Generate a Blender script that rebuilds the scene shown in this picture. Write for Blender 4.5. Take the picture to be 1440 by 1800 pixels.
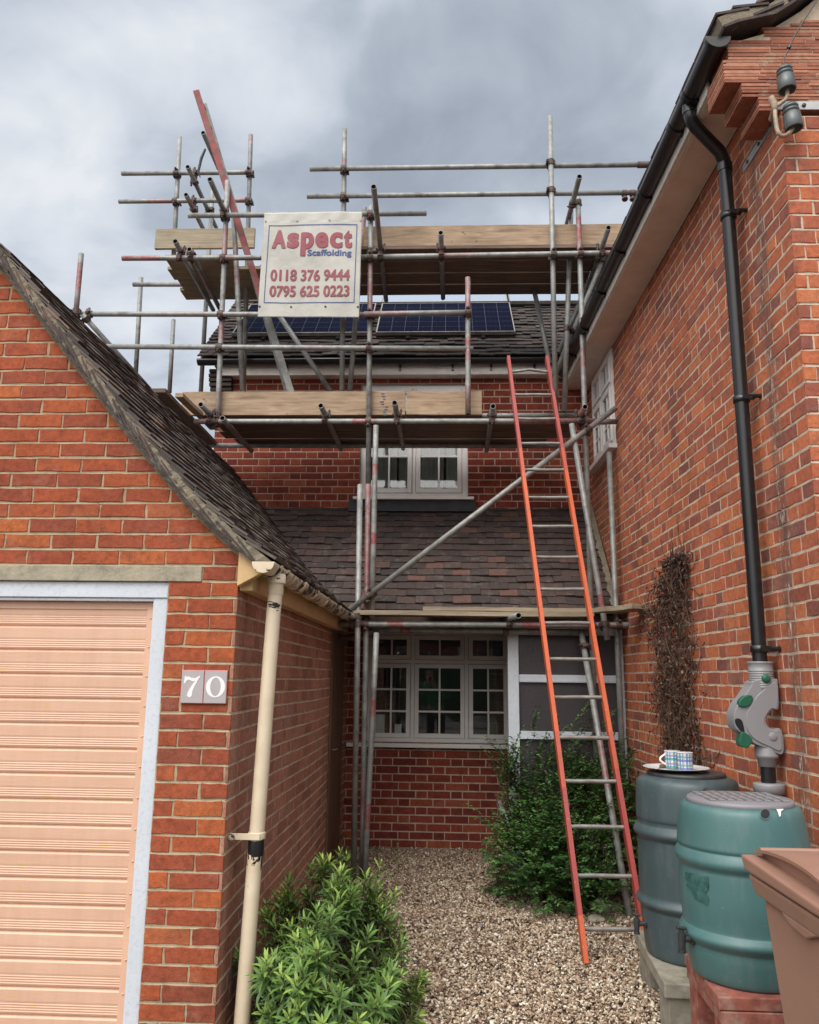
import bpy, bmesh, math, random
import numpy as np
from mathutils import Vector, Matrix
for o in list(bpy.data.objects): bpy.data.objects.remove(o)
S = bpy.context.scene
C = S.collection
RAD = math.radians
# ------------------------------------------------------------------ camera
EYE = Vector((0, 0, 1.6)); PITCH, YAW, ROLL, FOC = RAD(11.35), RAD(2.6), RAD(0.7), 1440.0
FW = Vector((-math.sin(YAW)*math.cos(PITCH), math.cos(YAW)*math.cos(PITCH), math.sin(PITCH)))
r0 = FW.cross(Vector((0, 0, 1))).normalized(); u0 = r0.cross(FW)
RT = r0*math.cos(ROLL) + u0*math.sin(ROLL); UP = RT.cross(FW)
cd = bpy.data.cameras.new('camera'); cam = bpy.data.objects.new('camera', cd); C.objects.link(cam)
m3 = Matrix((RT, UP, -FW)).transposed()
cam.matrix_world = Matrix.Translation(EYE) @ m3.to_4x4()
cd.sensor_fit = 'HORIZONTAL'; cd.sensor_width = 36; cd.lens = 36; cd.clip_end = 2000; cd.clip_start = 0.05
S.camera = cam
# ------------------------------------------------------------------ sky, sun, exposure
W = bpy.data.worlds.new('World'); S.world = W; W.use_nodes = True
SUN_EL, SUN_AZ = RAD(52), RAD(205)      # azimuth from +Y clockwise: behind the camera, a little left
sd = Vector((math.sin(SUN_AZ)*math.cos(SUN_EL), math.cos(SUN_AZ)*math.cos(SUN_EL), math.sin(SUN_EL)))
def world():
    nt = W.node_tree; nt.nodes.clear(); N = nt.nodes.new; L = nt.links.new
    out = N('ShaderNodeOutputWorld'); bg = N('ShaderNodeBackground'); L(bg.outputs[0], out.inputs[0])
    tc = N('ShaderNodeTexCoord'); sep = N('ShaderNodeSeparateXYZ'); L(tc.outputs['Generated'], sep.inputs[0])
    def M(op, a, b=None, c=None):
        n = N('ShaderNodeMath'); n.operation = op
        for i, v in enumerate((a, b, c)):
            if v is None: continue
            if isinstance(v, (int, float)): n.inputs[i].default_value = v
            else: L(v, n.inputs[i])
        return n.outputs[0]
    den = M('ADD', M('MAXIMUM', sep.outputs[2], 0.0), 0.32)
    cmb = N('ShaderNodeCombineXYZ'); L(M('DIVIDE', sep.outputs[0], den), cmb.inputs[0]); L(M('DIVIDE', sep.outputs[1], den), cmb.inputs[1])
    def noise(scale, det, rough, off, dist=0.0):
        mp = N('ShaderNodeMapping'); mp.inputs['Location'].default_value = off; L(cmb.outputs[0], mp.inputs[0])
        n = N('ShaderNodeTexNoise'); n.inputs['Scale'].default_value = scale; n.inputs['Detail'].default_value = det
        n.inputs['Roughness'].default_value = rough; n.inputs['Distortion'].default_value = dist; L(mp.outputs[0], n.inputs[0]); return n.outputs[0]
    a = noise(2.1, 6, 0.5, (1.3, 4.1, 0.2), 0.5); b = noise(5.5, 7, 0.5, (7.7, 2.2, 3.0), 0.4)
    f = M('ADD', M('MULTIPLY', a, 0.62), M('MULTIPLY', b, 0.38))
    rp = N('ShaderNodeValToRGB'); L(f, rp.inputs[0]); e = rp.color_ramp.elements
    e[0].position = 0.36; e[0].color = (0.38, 0.42, 0.495, 1)
    e[1].position = 0.62; e[1].color = (0.90, 0.93, 0.97, 1)
    k = e.new(0.45); k.color = (0.50, 0.555, 0.635, 1); k = e.new(0.52); k.color = (0.68, 0.735, 0.815, 1)
    sky = N('ShaderNodeTexSky'); sky.sky_type = 'NISHITA'; sky.sun_disc = False; sky.sun_elevation = SUN_EL; sky.sun_rotation = SUN_AZ
    sk = N('ShaderNodeVectorMath'); sk.operation = 'SCALE'; sk.inputs['Scale'].default_value = 0.10; L(sky.outputs[0], sk.inputs[0])
    mx = N('ShaderNodeMix'); mx.data_type = 'RGBA'; mx.inputs[0].default_value = 0.12; L(rp.outputs[0], mx.inputs[6]); L(sk.outputs[0], mx.inputs[7])
    # unseen sky behind the camera brightened towards the sun, added to lift the surfaces
    dt = N('ShaderNodeVectorMath'); dt.operation = 'DOT_PRODUCT'; L(tc.outputs['Generated'], dt.inputs[0]); dt.inputs[1].default_value = sd
    mr = N('ShaderNodeMapRange'); L(dt.outputs['Value'], mr.inputs[0])
    mr.inputs[1].default_value = 0.45; mr.inputs[2].default_value = 1.0; mr.inputs[3].default_value = 1.0; mr.inputs[4].default_value = SKY_LIFT
    mr.interpolation_type = 'SMOOTHSTEP'
    wm = N('ShaderNodeMix'); wm.data_type = 'RGBA'; wf_ = N('ShaderNodeMapRange'); L(mr.outputs[0], wf_.inputs[0]); wf_.inputs[1].default_value = 1; wf_.inputs[2].default_value = 2.5
    L(wf_.outputs[0], wm.inputs[0]); L(mx.outputs[2], wm.inputs[6]); wm.inputs[7].default_value = (0.74, 0.72, 0.69, 1)
    s2 = N('ShaderNodeVectorMath'); s2.operation = 'SCALE'; L(wm.outputs[2], s2.inputs[0]); L(mr.outputs[0], s2.inputs['Scale'])
    L(s2.outputs[0], bg.inputs[0]); bg.inputs[1].default_value = 1.0
SKY_LIFT = 4.0
world()
sl = bpy.data.lights.new('sun', 'SUN'); sl.energy = 1.5; sl.angle = RAD(35); sl.color = (1, 0.97, 0.93)
so = bpy.data.objects.new('sun', sl); C.objects.link(so); so.rotation_euler = sd.to_track_quat('Z', 'Y').to_euler()
S.view_settings.view_transform = 'Standard'; S.view_settings.look = 'None'; S.view_settings.exposure = 0.0; S.view_settings.gamma = 1
S.render.engine = 'CYCLES'
# ------------------------------------------------------------------ measuring rays (photo 1440x1800) -> real points at a given distance
def ray(x, y): return FW + RT*((x-720)/FOC) + UP*((900-y)/FOC)
def at(x, y, Y): d = ray(x, y); return EYE + d*(Y/d.y)
def atx(x, y, X): d = ray(x, y); return EYE + d*(X/d.x)
def atz(x, y, Z): d = ray(x, y); return EYE + d*((Z-1.6)/d.z)
# ------------------------------------------------------------------ helpers
rnd = random.Random(7); U = rnd.uniform
def link(o, parent=None):
    C.objects.link(o)
    if parent: o.parent = parent
    return o
def mesh(name, V, F, mat, parent=None, smooth=False, mats=None, mi=None):
    me = bpy.data.meshes.new(name); me.from_pydata([tuple(v) for v in V], [], F); me.update()
    for m in (mats or [mat]): me.materials.append(m)
    if mi is not None: me.polygons.foreach_set('material_index', mi)
    if smooth: me.polygons.foreach_set('use_smooth', [True]*len(me.polygons))
    return link(bpy.data.objects.new(name, me), parent)
def empty(name, loc=(0, 0, 0), rz=0):
    o = bpy.data.objects.new(name, None); o.location = loc; o.rotation_euler = (0, 0, rz); o.empty_display_size = .1
    C.objects.link(o); return o
def tag(o, label=None, cat=None, group=None, kind=None):
    if label: o['label'] = label
    if cat: o['category'] = cat
    if group: o['group'] = group
    if kind: o['kind'] = kind
    return o
def base_at(root, loc):
    """give a root empty a base position while its children keep world coordinates"""
    root.location = loc
    for c in root.children: c.location = c.location - Vector(loc)
class MB:
    def __init__(s): s.V = []; s.F = []; s.sm = []
    def add(s, V, F, sm=False):
        n = len(s.V); s.V += [tuple(v) for v in V]; s.F += [tuple(i+n for i in f) for f in F]; s.sm += [sm]*len(F)
    def box(s, a, b, M=None):
        x0, y0, z0 = a; x1, y1, z1 = b
        V = [Vector(p) for p in ((x0,y0,z0),(x1,y0,z0),(x1,y1,z0),(x0,y1,z0),(x0,y0,z1),(x1,y0,z1),(x1,y1,z1),(x0,y1,z1))]
        if M: V = [M @ v for v in V]
        s.add(V, [(0,3,2,1),(4,5,6,7),(0,1,5,4),(1,2,6,5),(2,3,7,6),(3,0,4,7)])
    def prism(s, poly, d, M=None, dirv=None):
        """poly: list of 3-D points, extruded by vector d"""
        n = len(poly); A = [Vector(p) for p in poly]; B = [p+Vector(d) for p in A]; V = A+B
        if M: V = [M @ v for v in V]
        s.add(V, [tuple(range(n))[::-1], tuple(range(n, 2*n))] + [(i, (i+1) % n, n+(i+1) % n, n+i) for i in range(n)])
    def tube(s, pts, r, n=10, caps=True, r1=None):
        pts = [Vector(p) for p in pts]; k = len(pts); V = []; F = []
        t0 = (pts[1]-pts[0]).normalized(); a = t0.orthogonal().normalized()
        for i, p in enumerate(pts):
            t = (pts[min(i+1, k-1)]-pts[max(i-1, 0)]).normalized()
            a = (a - t*a.dot(t)); a = a.normalized() if a.length > 1e-6 else t.orthogonal().normalized(); b = t.cross(a)
            rr = r[i] if isinstance(r, (list, tuple)) else (r if r1 is None else r+(r1-r)*i/(k-1))
            for j in range(n):
                q = 2*math.pi*j/n; V.append(p + a*math.cos(q)*rr + b*math.sin(q)*rr)
        for i in range(k-1):
            for j in range(n): F.append((i*n+j, i*n+(j+1) % n, (i+1)*n+(j+1) % n, (i+1)*n+j))
        s.add(V, F, True)
        if caps:
            s.add(V[:n], [tuple(range(n))[::-1]]); s.add(V[-n:], [tuple(range(n))])
    def lathe(s, prof, c=(0, 0, 0), n=40, M=None, sm=True):
        V = []; F = []
        for r, z in prof:
            for j in range(n):
                q = 2*math.pi*j/n; V.append(Vector((c[0]+r*math.cos(q), c[1]+r*math.sin(q), c[2]+z)))
        if M: V = [M @ v for v in V]
        for i in range(len(prof)-1):
            for j in range(n): F.append((i*n+j, i*n+(j+1) % n, (i+1)*n+(j+1) % n, (i+1)*n+j))
        s.add(V, F, sm)
        s.add(V[:n], [tuple(range(n))[::-1]]); s.add(V[-n:], [tuple(range(n))])
    def build(s, name, mat, parent=None, bevel=0, seg=2):
        me = bpy.data.meshes.new(name); me.from_pydata(s.V, [], s.F); me.update(); me.materials.append(mat)
        me.polygons.foreach_set('use_smooth', s.sm)
        o = link(bpy.data.objects.new(name, me), parent)
        if bevel:
            b = o.modifiers.new('bevel', 'BEVEL'); b.width = bevel; b.segments = seg; b.limit_method = 'ANGLE'; b.angle_limit = RAD(40)
        return o
# ------------------------------------------------------------------ materials
def nmat(name):
    m = bpy.data.materials.new(name); m.use_nodes = True; nt = m.node_tree; return m, nt, nt.nodes['Principled BSDF']
class G:
    def __init__(s, nt): s.nt = nt; s.N = nt.nodes.new; s.L = nt.links.new
    def coord(s): return s.N('ShaderNodeTexCoord').outputs['Object']
    def map(s, scale=(1, 1, 1), loc=(0, 0, 0), rot=(0, 0, 0)):
        m = s.N('ShaderNodeMapping'); m.inputs['Scale'].default_value = scale; m.inputs['Location'].default_value = loc; m.inputs['Rotation'].default_value = rot
        s.L(s.coord(), m.inputs[0]); return m.outputs[0]
    def noise(s, scale, det=4, rough=.55, vec=None, dist=0):
        n = s.N('ShaderNodeTexNoise'); n.inputs['Scale'].default_value = scale; n.inputs['Detail'].default_value = det; n.inputs['Roughness'].default_value = rough
        n.inputs['Distortion'].default_value = dist; s.L(vec if vec is not None else s.coord(), n.inputs[0]); return n.outputs[0]
    def ramp(s, f, stops, mode='LINEAR'):
        r = s.N('ShaderNodeValToRGB'); r.color_ramp.interpolation = mode; e = r.color_ramp.elements
        while len(e) > 1: e.remove(e[0])
        for i, (p, c) in enumerate(stops):
            k = e[0] if i == 0 else e.new(p)
            k.position = p; k.color = (c, c, c, 1) if isinstance(c, (int, float)) else tuple(c)+(1,)
        s.L(f, r.inputs[0]); return r.outputs[0]
    def mix(s, f, a, b, mode='MIX'):
        m = s.N('ShaderNodeMix'); m.data_type = 'RGBA'; m.blend_type = mode
        for i, v in ((0, f), (6, a), (7, b)):
            if isinstance(v, (int, float)): m.inputs[i].default_value = v if i == 0 else (v, v, v, 1)
            elif isinstance(v, tuple): m.inputs[i].default_value = v+(1,)
            else: s.L(v, m.inputs[i])
        return m.outputs[2]
    def math(s, op, a, b=0):
        m = s.N('ShaderNodeMath'); m.operation = op
        for i, v in enumerate((a, b)):
            if isinstance(v, (int, float)): m.inputs[i].default_value = v
            else: s.L(v, m.inputs[i])
        return m.outputs[0]
    def attr(s, name):
        a = s.N('ShaderNodeAttribute'); a.attribute_name = name; sp = s.N('ShaderNodeSeparateColor'); s.L(a.outputs['Color'], sp.inputs[0]); return sp.outputs
    def bump(s, bsdf, h, strength=.3, dist=.01):
        b = s.N('ShaderNodeBump'); b.inputs['Strength'].default_value = strength; b.inputs['Distance'].default_value = dist
        s.L(h, b.inputs['Height']); s.L(b.outputs[0], bsdf.inputs['Normal'])
def plain(name, col, rough=.6, metal=0, var=.12, vscale=12, bump=.15, bscale=80, bdist=.002, spec=.5, dirt=None, dscale=3):
    m, nt, b = nmat(name); g = G(nt)
    lo = tuple(c*(1-var) for c in col); hi = tuple(min(1, c*(1+var)) for c in col)
    c = g.ramp(g.noise(vscale, 5), [(.3, lo), (.7, hi)])
    if dirt: c = g.mix(g.ramp(g.noise(dscale, 8, .65), [(.5, 0.0), (.68, .75)]), c, tuple(dirt))
    nt.links.new(c, b.inputs['Base Color']); b.inputs['Roughness'].default_value = rough; b.inputs['Metallic'].default_value = metal
    b.inputs['Specular IOR Level'].default_value = spec
    if bump: g.bump(b, g.noise(bscale, 4), bump, bdist)
    return m
def runs(g, c):
    sp = g.N('ShaderNodeSeparateXYZ'); g.L(g.coord(), sp.inputs[0]); w = g.math('ADD', sp.outputs[1], g.math('MULTIPLY', g.math('SUBTRACT', g.noise(2.5, 3), .5), .12))
    band = g.ramp(g.math('ABSOLUTE', g.math('SUBTRACT', w, .335)), [(.03, 1.0), (.085, 0.0)])
    st = g.noise(10, 6, .65, vec=g.map((3, 3, .5)))
    c = g.mix(g.math('MULTIPLY', band, g.ramp(st, [(.35, .75), (.6, .25)])), c, (.10, .075, .065))
    return g.mix(g.math('MULTIPLY', band, g.ramp(g.noise(22, 6, .7, vec=g.map((1, 1.6, .45), (2, 2, 2))), [(.56, 0.0), (.63, .85)])), c, (.60, .52, .44))
def brick_mat(name, stops, burn=(.10, .035, .03), burn_amt=.5, pale=None, stain=False):
    m, nt, b = nmat(name); g = G(nt); a = g.attr('tone')
    c = g.ramp(a[0], stops)
    n = g.noise(9, 6, .6); c = g.mix(g.math('MULTIPLY', g.ramp(n, [(.42, 0.0), (.72, 1.0)]), g.math('MULTIPLY', a[1], burn_amt)), c, tuple(burn))
    n2 = g.noise(38, 6, .7); c = g.mix(.85, c, g.ramp(n2, [(.25, .50), (.5, .96), (.75, 1.35)]), 'MULTIPLY'); c = g.mix(.9, c, g.ramp(g.noise(1.3, 7, .62), [(.3, .74), (.5, 1.0), (.72, 1.18)]), 'MULTIPLY')
    if pale: c = g.mix(g.ramp(g.noise(5, 8, .7), [(.56, 0.0), (.72, .45)]), c, tuple(pale))
    if stain:     # lime and damp run down the wall beside the downpipe
        c = runs(g, c)
    n3 = g.noise(140, 3, .6); c = g.mix(g.ramp(n3, [(.70, 0.0), (.76, .6)]), c, (.45, .33, .25))
    c = g.mix(g.ramp(g.noise(85, 3, .6), [(.26, .7), (.32, 0.0)]), c, (.06, .02, .015))
    nt.links.new(c, b.inputs['Base Color']); b.inputs['Roughness'].default_value = .88; b.inputs['Specular IOR Level'].default_value = .25
    g.bump(b, g.math('ADD', g.noise(45, 8, .7), g.noise(160, 3)), .55, .004)
    return m
def tile_mat(name, stops, lichen=None, rough=.8):
    m, nt, b = nmat(name); g = G(nt); a = g.attr('tone')
    c = g.ramp(a[0], stops)
    c = g.mix(.8, c, g.ramp(g.noise(26, 6, .7), [(.25, .6), (.75, 1.35)]), 'MULTIPLY')
    if lichen:
        c = g.mix(g.ramp(g.noise(11, 8, .75), [(.55, 0.0), (.66, .7)]), c, tuple(lichen))
    nt.links.new(c, b.inputs['Base Color']); b.inputs['Roughness'].default_value = rough
    g.bump(b, g.noise(70, 6, .7), .5, .004)
    return m
MT = {}
MT['brick_g'] = brick_mat('garage_brick', [(0, (.22, .070, .045)), (.12, (.29, .072, .038)), (.45, (.345, .082, .037)), (.8, (.40, .102, .039)), (.97, (.45, .132, .046)), (1, (.21, .08, .06))], (.20, .066, .048), .8, pale=(.42, .22, .15))
MT['brick_s'] = brick_mat('dusty_side_brick', [(0, (.30, .14, .10)), (.4, (.42, .19, .13)), (.8, (.46, .215, .15)), (1, (.36, .20, .16))], (.28, .15, .12), .5, pale=(.50, .36, .28))
MT['brick_h'] = brick_mat('house_brick', [(0, (.17, .036, .028)), (.4, (.235, .046, .031)), (.8, (.275, .060, .036)), (.97, (.32, .09, .045)), (1, (.10, .03, .028))], (.07, .026, .023), .55)
MT['brick_w'] = brick_mat('wing_brick', [(0, (.24, .092, .072)), (.10, (.33, .102, .066)), (.4, (.45, .132, .066)), (.7, (.51, .152, .068)), (.96, (.56, .188, .082)), (1, (.27, .12, .10))], (.19, .085, .072), .95, pale=(.48, .29, .22), stain=True)
def mortar(name, col, bump=.6, stain=False):
    m, nt, b = nmat(name); g = G(nt)
    c = g.ramp(g.noise(16, 8, .7), [(.3, tuple(x*.62 for x in col)), (.5, col), (.75, tuple(min(1, x*1.25) for x in col))])
    c = g.mix(g.ramp(g.noise(230, 2), [(.62, 0.0), (.7, .5)]), c, (.6, .52, .42))
    if stain: c = runs(g, c)
    nt.links.new(c, b.inputs['Base Color']); b.inputs['Roughness'].default_value = .95
    g.bump(b, g.noise(60, 8, .75), bump, .008); return m
MT['mort_g'] = mortar('garage_mortar', (.40, .31, .20))
MT['mort_s'] = mortar('side_mortar', (.55, .45, .33))
MT['mort_h'] = mortar('house_mortar', (.46, .33, .25))
MT['mort_w'] = mortar('wing_mortar', (.58, .46, .35), stain=True)
MT['verge'] = mortar('verge_mortar', (.24, .205, .15), 1.0)
MT['tile_roof'] = tile_mat('canopy_tile', [(0, (.046, .036, .034)), (.55, (.066, .046, .042)), (.93, (.084, .053, .046)), (1, (.14, .07, .055))], (.16, .145, .135))
MT['tile_dark'] = tile_mat('dark_tile', [(0, (.02, .017, .016)), (.6, (.045, .032, .03)), (1, (.08, .05, .04))], (.10, .095, .07))
MT['tile_red'] = tile_mat('creasing_tile', [(0, (.27, .09, .055)), (.5, (.38, .14, .08)), (1, (.50, .22, .13))], (.42, .33, .23))
MT['tile_garage'] = tile_mat('garage_tile', [(0, (.040, .031, .028)), (.5, (.088, .070, .062)), (.85, (.14, .115, .10)), (1, (.19, .12, .09))], (.22, .20, .155))
MT['concrete'] = mortar('lintel_concrete', (.36, .32, .24))
MT['white'] = plain('white_paint', (.70, .66, .60), .45, var=.06, bump=.1, dirt=(.38, .38, .38), dscale=6)
MT['white_old'] = plain('flaking_white_paint', (.60, .65, .72), .6, var=.05, vscale=3, bump=.4, bscale=35, bdist=.003, dirt=(.48, .50, .52), dscale=55)
MT['upvc'] = plain('window_frame_white', (.82, .80, .78), .35, var=.03, bump=0)
MT['soffit'] = plain('soffit_board', (.68, .60, .52), .7, var=.10, vscale=5, bump=.1)
MT['black'] = plain('black_plastic', (.011, .012, .014), .28, var=.2, bump=.05, spec=.6)
MT['cream'] = None
def cream():
    m, nt, b = nmat('flaking_cream_paint'); g = G(nt)
    c = g.ramp(g.noise(7, 5), [(.3, (.64, .53, .37)), (.7, (.76, .66, .50))])
    
    sp = g.N('ShaderNodeSeparateXYZ'); nt.links.new(g.coord(), sp.inputs[0]); z = sp.outputs[2]   # flaking gathers at the joints: eaves, bracket and foot
    near = g.math('MAXIMUM', g.ramp(z, [(.0, 1.0), (.16, .0)]), g.math('MAXIMUM', g.ramp(g.math('ABSOLUTE', g.math('SUBTRACT', z, .80)), [(.06, 1.0), (.22, 0.0)]), g.ramp(g.math('ABSOLUTE', g.math('SUBTRACT', z, 2.04)), [(.10, 1.0), (.18, 0.0)])))
    chip = g.ramp(g.math('ADD', g.noise(13, 7, .62, dist=.5), g.math('MULTIPLY', g.math('SUBTRACT', near, 1.0), .22)), [(.545, 0.0), (.55, 1.0)])
    c = g.mix(chip, c, (.012, .014, .018)); nt.links.new(c, b.inputs['Base Color']); b.inputs['Roughness'].default_value = .4
    g.bump(b, g.ramp(chip, [(0, 1.0), (1, 0.0)]), .6, .002); return m
MT['cream'] = cream()
MT['cream_flat'] = plain('cream_board_paint', (.62, .42, .20), .5, var=.12, vscale=6, bump=.1)
def peach():
    m, nt, b = nmat('peach_door_paint'); g = G(nt)
    c = g.ramp(g.noise(3, 4, vec=g.map((.4, 1, 2))), [(.3, (.66, .405, .285)), (.7, (.73, .465, .335))])
    c = g.mix(g.ramp(g.noise(7, 8, .7, vec=g.map((1, 1, 3.5)), dist=.6), [(.63, 0.0), (.64, .85)]), c, (.68, .43, .18))
    c = g.mix(.5, c, g.ramp(g.noise(4, 7, .65, vec=g.map((5, 1, .5))), [(.3, .86), (.7, 1.06)]), 'MULTIPLY')
    c = g.mix(g.ramp(g.noise(13, 8, .75, vec=g.map((1, 1, 2.5), (4, 3, 1))), [(.725, 0.0), (.73, 1.0)]), c, (.16, .13, .12))
    nt.links.new(c, b.inputs['Base Color']); b.inputs['Roughness'].default_value = .45
    g.bump(b, g.noise(30, 6, .6, vec=g.map((.3, 1, 3))), .25, .003); return m
MT['peach'] = peach()
def galv():
    m, nt, b = nmat('galvanised_tube'); g = G(nt)
    c = g.ramp(g.noise(14, 7, .65), [(.25, (.15, .152, .147)), (.5, (.28, .285, .275)), (.8, (.42, .42, .40))])
    c = g.mix(g.ramp(g.noise(5, 7, .7), [(.56, 0.0), (.66, .6)]), c, (.105, .075, .062))
    a = g.attr('paint'); worn = g.ramp(g.noise(24, 7, .75), [(.36, .05), (.56, .9)])
    c = g.mix(g.math('MULTIPLY', a[0], worn), c, (.33, .055, .062))
    nt.links.new(c, b.inputs['Base Color']); b.inputs['Roughness'].default_value = .5; b.inputs['Metallic'].default_value = .25
    g.bump(b, g.noise(90, 5, .6), .25, .002); return m
MT['galv'] = galv()
MT['coupler'] = plain('rusty_coupler_steel', (.10, .075, .065), .65, .4, var=.5, vscale=30, bump=.4, dirt=(.16, .05, .05), dscale=8)
MT['inner'] = plain('tube_bore', (.01, .009, .009), .8, bump=0)
MT['yellow'] = plain('yellow_plastic_cap', (.75, .55, .05), .4, bump=0)
def wood(name, lo, mid, hi, ax=(.6, 14, 14), knots=True, rough=.8):
    m, nt, b = nmat(name); g = G(nt)
    c = g.ramp(g.noise(4, 8, .62, vec=g.map(ax), dist=.6), [(.25, lo), (.5, mid), (.75, hi)])
    c = g.mix(.6, c, g.ramp(g.noise(2.2, 4, .6), [(.3, .6), (.7, 1.2)]), 'MULTIPLY')
    if knots: c = g.mix(g.ramp(g.noise(9, 3, .5, vec=g.map((1, 1, 1.6), (3, 1, 2))), [(.70, 0.0), (.76, .8)]), c, (.09, .05, .025))
    nt.links.new(c, b.inputs['Base Color']); b.inputs['Roughness'].default_value = rough
    g.bump(b, g.noise(9, 8, .6, vec=g.map(ax)), .35, .003); return m
MT['board'] = wood('scaffold_board_wood', (.20, .13, .08), (.35, .245, .16), (.47, .35, .24), ax=(.9, 7, 9))
MT['board_dark'] = wood('weathered_board_wood', (.07, .05, .04), (.15, .10, .075), (.27, .19, .14))
MT['board_grey'] = wood('grey_weathered_wood', (.20, .16, .11), (.34, .28, .20), (.46, .39, .28))
MT['door_wood'] = wood('brown_door_wood', (.12, .06, .035), (.17, .085, .05), (.22, .12, .07), ax=(9, 9, .6), knots=False)
def orange():
    m, nt, b = nmat('orange_ladder_paint'); g = G(nt); a = g.attr('paint')
    c = g.mix(a[0], (.58, .105, .032), (.36, .055, .048))
    c = g.mix(.6, c, g.ramp(g.noise(5, 6, .6, vec=g.map((14, 3, .8))), [(.3, .72), (.7, 1.2)]), 'MULTIPLY')
    c = g.mix(g.ramp(g.noise(16, 8, .75), [(.57, 0.0), (.66, .75)]), c, (.24, .10, .07))
    c = g.mix(g.ramp(g.noise(40, 5, .7), [(.66, 0.0), (.70, .8)]), c, (.42, .36, .30))
    nt.links.new(c, b.inputs['Base Color']); b.inputs['Roughness'].default_value = .5; g.bump(b, g.noise(60, 5), .2, .002); return m
MT['orange'] = orange()
MT['alu'] = plain('worn_aluminium', (.27, .265, .25), .5, .35, var=.25, vscale=20, bump=.15, dirt=(.22, .17, .13), dscale=7)
MT['lead'] = plain('lead_flashing', (.055, .06, .07), .5, .2, var=.3, vscale=6, bump=.4, bscale=12, bdist=.01)
def glass(name, tint=(.01, .012, .014), rough=.02, alpha=.5, coat=0, ior=1.75):
    m, nt, b = nmat(name); g = G(nt); nt.nodes.remove(b); out = [n for n in nt.nodes if n.type == 'OUTPUT_MATERIAL'][0]
    f = g.N('ShaderNodeFresnel'); f.inputs[0].default_value = ior; t = g.N('ShaderNodeBsdfTransparent'); t.inputs[0].default_value = (.94, .96, .95, 1)
    s = g.N('ShaderNodeBsdfGlossy'); s.inputs['Roughness'].default_value = rough; x = g.N('ShaderNodeMixShader'); g.L(f.outputs[0], x.inputs[0]); g.L(t.outputs[0], x.inputs[1]); g.L(s.outputs[0], x.inputs[2]); g.L(x.outputs[0], out.inputs[0]); return m
MT['pane'] = glass('window_pane', (.008, .01, .012), .0, .38)
MT['pane_up'] = glass('upstairs_pane', rough=.0, ior=2.1)
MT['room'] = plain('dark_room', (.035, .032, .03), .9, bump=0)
def obscure():
    m, nt, b = nmat('obscure_glass'); g = G(nt)
    b.inputs['Base Color'].default_value = (.060, .052, .058, 1); b.inputs['Roughness'].default_value = .25
    v = g.N('ShaderNodeTexVoronoi'); v.inputs['Scale'].default_value = 120; nt.links.new(g.coord(), v.inputs[0])
    g.bump(b, g.math('ADD', v.outputs[0], g.noise(90, 2)), .4, .003); return m
MT['obscure'] = obscure()
def curtain():
    m, nt, b = nmat('curtain_fabric'); g = G(nt)
    nt.links.new(g.ramp(g.noise(8, 2, vec=g.map((6, 1, .3))), [(.3, (.60, .68, .65)), (.7, (.86, .90, .88))]), b.inputs['Base Color']); b.inputs['Roughness'].default_value = .9; return m
MT['curtain'] = curtain()
def panel_mat():
    m, nt, b = nmat('solar_cells'); g = G(nt); b.inputs['IOR'].default_value = 1.12; uv = g.N('ShaderNodeTexCoord').outputs['UV']
    sp = g.N('ShaderNodeSeparateXYZ'); nt.links.new(uv, sp.inputs[0])
    fu = g.math('FRACT', g.math('MULTIPLY', sp.outputs[0], 10)); fv = g.math('FRACT', g.math('MULTIPLY', sp.outputs[1], 6))
    lu = g.math('LESS_THAN', fu, .022); lv = g.math('LESS_THAN', fv, .016)
    bb = g.math('MULTIPLY', g.math('LESS_THAN', g.math('FRACT', g.math('MULTIPLY', sp.outputs[0], 30)), .03), .12)
    f = g.math('MAXIMUM', g.math('MAXIMUM', lu, lv), bb)
    nt.links.new(g.mix(f, (.004, .005, .017), (.09, .10, .125)), b.inputs['Base Color']); b.inputs['Roughness'].default_value = .12; b.inputs['Specular IOR Level'].default_value = .06
    return m
MT['cells'] = panel_mat()
def leafmat(name, lo, mid, hi, rough=.5, trans=.15):
    m, nt, b = nmat(name); g = G(nt); a = g.attr('tone')
    nt.links.new(g.ramp(a[0], [(0, lo), (.5, mid), (1, hi)]), b.inputs['Base Color']); b.inputs['Roughness'].default_value = rough
    b.inputs['Specular IOR Level'].default_value = .4; b.inputs['Transmission Weight'].default_value = 0
    b.inputs['Subsurface Weight'].default_value = 0; return m
MT['leaf_l'] = leafmat('pale_green_leaf', (.030, .072, .020), (.135, .245, .050), (.38, .50, .11))
MT['leaf_d'] = leafmat('dark_green_leaf', (.014, .05, .014), (.045, .125, .030), (.13, .27, .07), .38)
MT['leaf_b'] = leafmat('dry_brown_leaf', (.025, .013, .010), (.065, .032, .026), (.22, .14, .11), .7)
MT['stem'] = plain('woody_stem', (.10, .06, .035), .8, var=.3, bump=0)
def gravelmat():
    m, nt, b = nmat('gravel_stone'); g = G(nt); a = g.attr('tone')
    c = g.ramp(a[0], [(0, (.10, .06, .04)), (.22, (.22, .14, .095)), (.45, (.37, .265, .185)), (.7, (.52, .42, .30)), (.88, (.76, .68, .54)), (.97, (.84, .79, .70)), (1, (.20, .19, .19))])
    c = g.mix(.5, c, g.ramp(g.noise(90, 4), [(.3, .7), (.7, 1.25)]), 'MULTIPLY')
    nt.links.new(c, b.inputs['Base Color']); b.inputs['Roughness'].default_value = .7; return m
MT['gravel'] = gravelmat()
MT['gravel_bed'] = plain('gravel_bed', (.13, .09, .065), .95, var=.5, vscale=60, bump=.8, bscale=60, bdist=.02)
MT['soil'] = plain('soil', (.07, .045, .03), .95, var=.5, vscale=25, bump=1, bscale=30, bdist=.03)
MT['road'] = plain('asphalt', (.055, .055, .055), .9, var=.2, vscale=40, bump=.4)
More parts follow.
